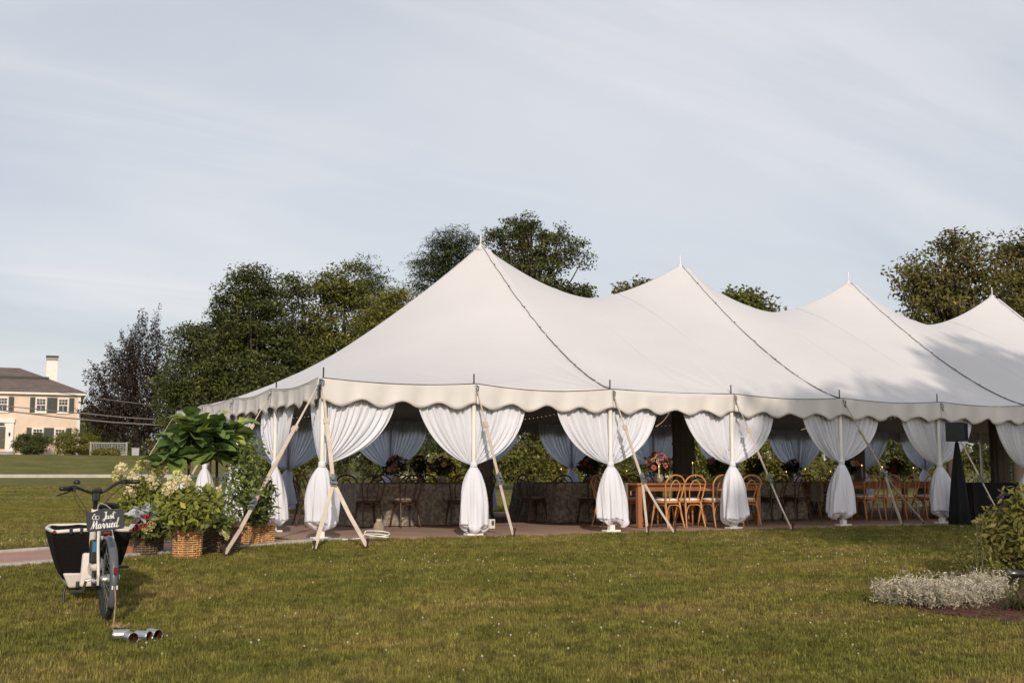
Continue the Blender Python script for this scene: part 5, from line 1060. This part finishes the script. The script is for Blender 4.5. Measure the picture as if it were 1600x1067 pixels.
tw = thing('twine', 'brown twine running from the rear fender to the tin cans', 'twine', (bk[0], bk[1], bk[2])); g0 = ground(185, 996)-bk; g1 = ground(175, 985)-bk; m = MB(); m.tube(smooth_path([(.0, -.39, .31), (.012, -.385, .2), (.01, -.37, .06), (float(g1[0])*.3, -.44, .015), (float(g1[0]), float(g1[1]), float(g1[2])+.02), (float(g0[0]), float(g0[1]), float(g0[2])+.03), (float(g0[0])+.08, float(g0[1])-.02, float(g0[2])+.05)], 6), .006, 6); m.build('cord', pmat('jute', (.36, .23, .13), .9, .2, 40), tw, smooth=True)
m = MB(); rr = random.Random(1)
for q in range(26): a = (float(g1[0])+rr.uniform(-.02, .10), float(g1[1])+rr.uniform(-.08, .03), float(g1[2])+.03); m.tube([a, (a[0]+rr.uniform(-.05, .05), a[1]+rr.uniform(-.05, .05), a[2]+rr.uniform(0, .04))], .003, 4)
struct(m.build('frayed_ends', MATS['jute'], tw), 'stuff')
# ================================================================ bed at the right edge of the lawn
M_mulch = pmat('red_mulch', (.085, .032, .02), .95, .4, 25, .8, 60, coord='World')
bc = np.array([5.15, -7.85]); 
def bed(a, b):
    an = a*2*PI; r = b; x = bc[0]+r*(1.6+.12*math.sin(3*an))*math.cos(an); y = bc[1]+r*(1.0+.08*math.sin(4*an+1))*math.sin(an); return (x, y, float(gz(x, y))+.008+.05*(1-b*b))
m = MB(); m.grid(bed, 48, 8); struct(m.build('mulch_bed', M_mulch, smooth=True))
mc = MB(); rr = random.Random(8)
for q in range(900):
    a = rr.uniform(0, 2*PI); b = math.sqrt(rr.uniform(0, 1)); p = bed(a/(2*PI), b); mc.box((p[0], p[1], p[2]+.006), (rr.uniform(.02, .06), rr.uniform(.008, .018), .008), Matrix.Rotation(rr.uniform(0, 6), 3, 'Z') @ Matrix.Rotation(rr.uniform(-.4, .4), 3, 'X'))
struct(tag(mc.build('wood_chips', M_mulch), 'red brown wood chips covering the bed at the lawn edge', 'mulch'), 'stuff')
# silver ground cover
M_silv = leafmat('silver_cover_leaf', (.24, .215, .15), (.55, .50, .385), (.70, .65, .52), trans=.15, rough=.9)
rn = np.random.default_rng(5); pts_ = []
for u, v, n, rad in ((1385, 947, 26, .14), (1410, 945, 40, .2), (1440, 948, 46, .24), (1470, 952, 46, .25), (1500, 950, 46, .25), (1528, 944, 40, .24), (1552, 938, 34, .2), (1480, 938, 40, .24), (1440, 936, 34, .2), (1515, 934, 34, .22), (1545, 928, 28, .2)):
    g = ground(u, v)
    for q in range(n): a = rn.uniform(0, 2*PI); r = rad*math.sqrt(rn.uniform()); x, y = g[0]+r*math.cos(a), g[1]+r*math.sin(a); pts_.append((x, y, float(gz(x, y))+.03))
SP = np.array(pts_); per = 34; ns = len(SP); ci = np.repeat(np.arange(ns), per); hgt = rn.uniform(.13, .25, ns); tl = rn.normal(size=(ns, 2))*.045; tt = rn.uniform(.1, 1, ns*per)
PP = SP[ci].copy(); PP[:, 0] += tl[ci, 0]*tt+rn.normal(size=ns*per)*.012; PP[:, 1] += tl[ci, 1]*tt+rn.normal(size=ns*per)*.012; PP[:, 2] += hgt[ci]*tt
d = rn.normal(size=(ns*per, 3)); d[:, 2] = abs(d[:, 2]); d /= np.linalg.norm(d, axis=1)[:, None]
V, Q, v = leaf_quads(PP, .04, rn, .2, .26, d); v = np.clip(v*.6+tt*.45, 0, 1)
struct(tag(link('silver_ground_cover', np_mesh('silver_ground_cover', V, Q, M_silv, v)), 'low mat of silvery grey ground cover on the mulch bed', 'ground cover'), 'stuff')
# leafy shrub at the frame's edge, spire plant, strap leaved plant, black garden light
M_shrub = leafmat('border_shrub_leaf', (0.1031, 0.1125, 0.02625), (0.2625, 0.2344, 0.05625), (0.4875, 0.375, 0.1125), trans=.35)  # yellow green leaf tones of the border shrubs
sb = ground(1590, 905); D0 = 13.4
sb = put(1590, D0)
bush_plant('border_shrub', 'yellow green leafy shrub growing behind the silver ground cover', 'shrub', tuple(sb), None, 21, [rel(sb, 1600, 830, D0)+(.5, .5, .42), rel(sb, 1575, 850, D0)+(.4, .4, .34), rel(sb, 1560, 820, D0)+(.22, .25, .2), rel(sb, 1590, 785, D0)+(.22, .24, .18), rel(sb, 1640, 800, D0)+(.4, .4, .4), rel(sb, 1575, 890, D0)+(.45, .4, .2), rel(sb, 1612, 768, D0)+(.2, .2, .14)], 2700, .11, M_shrub, 70, asp=.36, shell=.3, up=.5)
sb2 = put(1522, 13.0)
bush_plant('border_shrub', 'sparse wispy plant leaning out beside the yellow green shrub', 'shrub', tuple(sb2), None, 22, [rel(sb2, 1505, 868, 13.0)+(.16, .2, .17), rel(sb2, 1530, 850, 13.0)+(.16, .2, .2), rel(sb2, 1540, 880, 13.0)+(.2, .2, .14), rel(sb2, 1535, 812, 13.0)+(.1, .12, .1)], 420, .065, M_shrub, 34, asp=.4, shell=.1)
p = put(1563, 13.9); o = thing('flower_spire', 'purple flower spire rising by the border shrub', 'flower', tuple(p)); m = MB(); m.tube([(0, 0, 0), (.02, 0, .5), (.01, 0, .95)], .006, 6); m.build('stem', M_twig, o)
V, Q, v = leaf_cloud(np.array([.012, 0, .92]), (.03, .03, .16), 120, .03, np.random.default_rng(2), asp=.8); link('florets', np_mesh('florets', V, Q, leafmat('purple_floret', (.12, .05, .14), (.26, .12, .28)), v), o)
p = ground(1592, 958); o = thing('daylily_clump', 'strap leaved green clump at the mulch bed edge', 'plant', tuple(p)); rr = random.Random(3); LMt = leafmat('strap_leaf', (.04, .05, .012), (.10, .11, .028)); LS = []
for q in range(4):
    m = MB(); ln = .3+.06*q; m.grid(lambda a, b: ((a-.5)*.016*(1-b)**.4, ln*.75*b**1.2, ln*(1.0*b-.75*b*b)), 2, 9); LS.append(m.mesh('leaf', LMt, True)); at_ = LS[-1].attributes.new('v', 'FLOAT', 'FACE'); at_.data.foreach_set('value', [q/4+.1]*len(LS[-1].polygons))
for q in range(70): lf = link('leaf', rr.choice(LS), o, (rr.uniform(-.09, .09), rr.uniform(-.09, .09), 0)); lf.rotation_euler = (rr.uniform(-.25, .4), 0, rr.uniform(0, 6.28)); s = rr.uniform(.7, 1.25); lf.scale = (s, s, s)
p = ground(1594, 925); o = thing('garden_light', 'black metal garden spotlight beside the silver ground cover', 'light', tuple(p), -.5); m = MB(); m.tube([(0, 0, -.05), (0, 0, .16)], .012, 8); m.build('stake', M_black, o)
m = MB(); m.tube([(-.17, 0, .185), (-.15, 0, .195), (-.02, 0, .20), (.08, 0, .19), (.10, 0, .185)], [.03, .055, .05, .035, .012], 14, sx=1); m.build('lamp_head', pmat('black_gloss', (.02, .02, .022), .25, .2, 8, spec=.7), o, smooth=True)
m = MB(); m.box((0, 0, .16), (.03, .05, .05)); m.build('bracket', M_black, o, bevel=.005)

# ================================================================ far wood closing the horizon
rn = np.random.default_rng(77); nC = 900; ang = rn.uniform(R_(-22), R_(75), nC); Dd = rn.uniform(150, 200, nC); cx_ = CAM[0]+Dd*np.sin(ang); cy_ = CAM[1]+Dd*np.cos(ang); hh_ = 5.5+2.5*np.sin(ang*23)+1.5*np.sin(ang*51+1)
cz_ = gz(cx_, cy_)+rn.uniform(.02, 1, nC)*hh_; per = 36; ci = np.repeat(np.arange(nC), per); PP = np.stack([cx_, cy_, cz_], -1)[ci]+rn.normal(size=(nC*per, 3))*np.array([1.5, 1.5, .8])
V, Q, v = leaf_quads(PP, .95, rn, .3, .6); struct(tag(link('distant_wood', np_mesh('distant_wood', V, Q, ML_dark, v)), 'distant dark belt of woodland along the horizon', 'woodland'), 'stuff')

# ================================================================ grass
hidden = bpy.data.collections.new('grass_sources')          # never linked to the scene: sources for the scatter only
def clump(seed, nb, h, spread, wdt):
    rr = random.Random(seed); m = MB()
    for q in range(nb):
        a = rr.uniform(0, 2*PI); r = spread*math.sqrt(rr.random()); x, y = r*math.cos(a), r*math.sin(a); b = rr.uniform(0, 2*PI); hh = h*rr.uniform(.55, 1.2); ln = hh*rr.uniform(.15, .8); d = (math.cos(b), math.sin(b)); s = (-d[1]*wdt/2, d[0]*wdt/2)
        m.add([(x-s[0], y-s[1], -.01), (x+s[0], y+s[1], -.01), (x+d[0]*ln*.35+s[0]*.8, y+d[1]*ln*.35+s[1]*.8, hh*.6), (x+d[0]*ln*.35-s[0]*.8, y+d[1]*ln*.35-s[1]*.8, hh*.6), (x+d[0]*ln, y+d[1]*ln, hh)], [(0, 1, 2, 3), (3, 2, 4)])
    return m.mesh('grass_clump', M_blade)
for q in range(7): hidden.objects.link(bpy.data.objects.new('grass_clump', clump(q, 13, .030 if q < 5 else .042, .05, .0055)))
hidden2 = bpy.data.collections.new('clover_sources'); m = MB(); m.lathe((0, 0, .035), [(.004, 0), (.011, .006), (.012, .014), (.006, .021)], 7); m.tube([(0, 0, 0), (0, 0, .036)], .0015, 4); hidden2.objects.link(bpy.data.objects.new('clover_flower', m.mesh('clover_flower', pmat('clover_white', (.52, .48, .36), .8, .2, 30))))
def scatter(name, label, cat, P, col, smin, smax, seed):
    me = bpy.data.meshes.new(name); me.from_pydata([tuple(p) for p in P], [], []); o = link(name, me); struct(tag(o, label, cat), 'stuff')
    ng = bpy.data.node_groups.new(name, 'GeometryNodeTree'); ng.interface.new_socket('Geometry', in_out='INPUT', socket_type='NodeSocketGeometry'); ng.interface.new_socket('Geometry', in_out='OUTPUT', socket_type='NodeSocketGeometry')
    n = ng.nodes; gi = n.new('NodeGroupInput'); go = n.new('NodeGroupOutput'); ip = n.new('GeometryNodeInstanceOnPoints'); ci_ = n.new('GeometryNodeCollectionInfo'); ci_.inputs[0].default_value = col; ci_.inputs[1].default_value = True; ci_.inputs[2].default_value = True
    ip.inputs['Pick Instance'].default_value = True; rv = n.new('FunctionNodeRandomValue'); rv.data_type = 'FLOAT_VECTOR'; rv.inputs[0].default_value = (-.12, -.12, 0); rv.inputs[1].default_value = (.12, .12, 6.283); rs = n.new('FunctionNodeRandomValue'); rs.data_type = 'FLOAT'; rs.inputs[2].default_value = smin; rs.inputs[3].default_value = smax; rs.inputs['Seed'].default_value = seed
    l = ng.links.new; l(gi.outputs[0], ip.inputs['Points']); l(ci_.outputs[0], ip.inputs['Instance']); l(rv.outputs[0], ip.inputs['Rotation']); l(rs.outputs[1], ip.inputs['Scale']); l(ip.outputs[0], go.inputs[0])
    o.modifiers.new('scatter', 'NODES').node_group = ng; return o
def lawn_points(n, x0, x1, y0, y1, seed):
    rn = np.random.default_rng(seed); x = rn.uniform(x0, x1, n); y = rn.uniform(y0, y1, n)
    k = ~((x > -.38) & (x < 30) & (y > -.47+.05*np.sin(x*9)) & (y < TW+.3)); px_, py_ = x-PA[0], y-PA[1]; t = px_*PD[0]+py_*PD[1]; nn_ = px_*PN[0]+py_*PN[1]; k &= ~((nn_ > -.68) & (nn_ < .6) & (t < 2.5))
    k &= ((x-bc[0])/1.7)**2+((y-bc[1])/.95)**2 > 1; x, y = x[k], y[k]; return np.stack([x, y, gz(x, y)], -1)
Pn = np.concatenate([lawn_points(125000, -8, 10, -12.5, 0, 1), lawn_points(26000, 10, 22, -8, 0, 2), lawn_points(30000, -9, 0, -3, 24, 3), lawn_points(16000, -10, 4, 20, 45, 6), lawn_points(22000, -6, 18, 10, 22, 4)])
scatter('grass', 'short dry green grass of the lawn', 'grass', Pn, hidden, .7, 1.3, 3)
rn = np.random.default_rng(9); cc = rn.uniform((-6, -9), (14, -.8), (45, 2)); w_ = np.repeat(cc, 12, 0)+rn.normal(size=(45*12, 2))*.5; w_ = np.concatenate([w_, rn.uniform((-7, -10), (14, -.6), (240, 2)), rn.normal(size=(120, 2))*np.array([1.2, .7])+np.array([-4.6, 1.6])])
def keep(P):
    x, y = P[:, 0], P[:, 1]; k = ~((x > -.5) & (y > -.6)); px_, py_ = x-PA[0], y-PA[1]; nn_ = px_*PN[0]+py_*PN[1]; t = px_*PD[0]+py_*PD[1]; k &= ~((nn_ > -.75) & (nn_ < .7) & (t < 2.6)); k &= ((x-bc[0])/1.8)**2+((y-bc[1])/1.05)**2 > 1; return P[k]
w_ = keep(w_); scatter('clover_flowers', 'tiny white clover flowers dotted through the lawn', 'flowers', np.stack([w_[:, 0], w_[:, 1], gz(w_[:, 0], w_[:, 1])], -1), hidden2, .4, .8, 5)
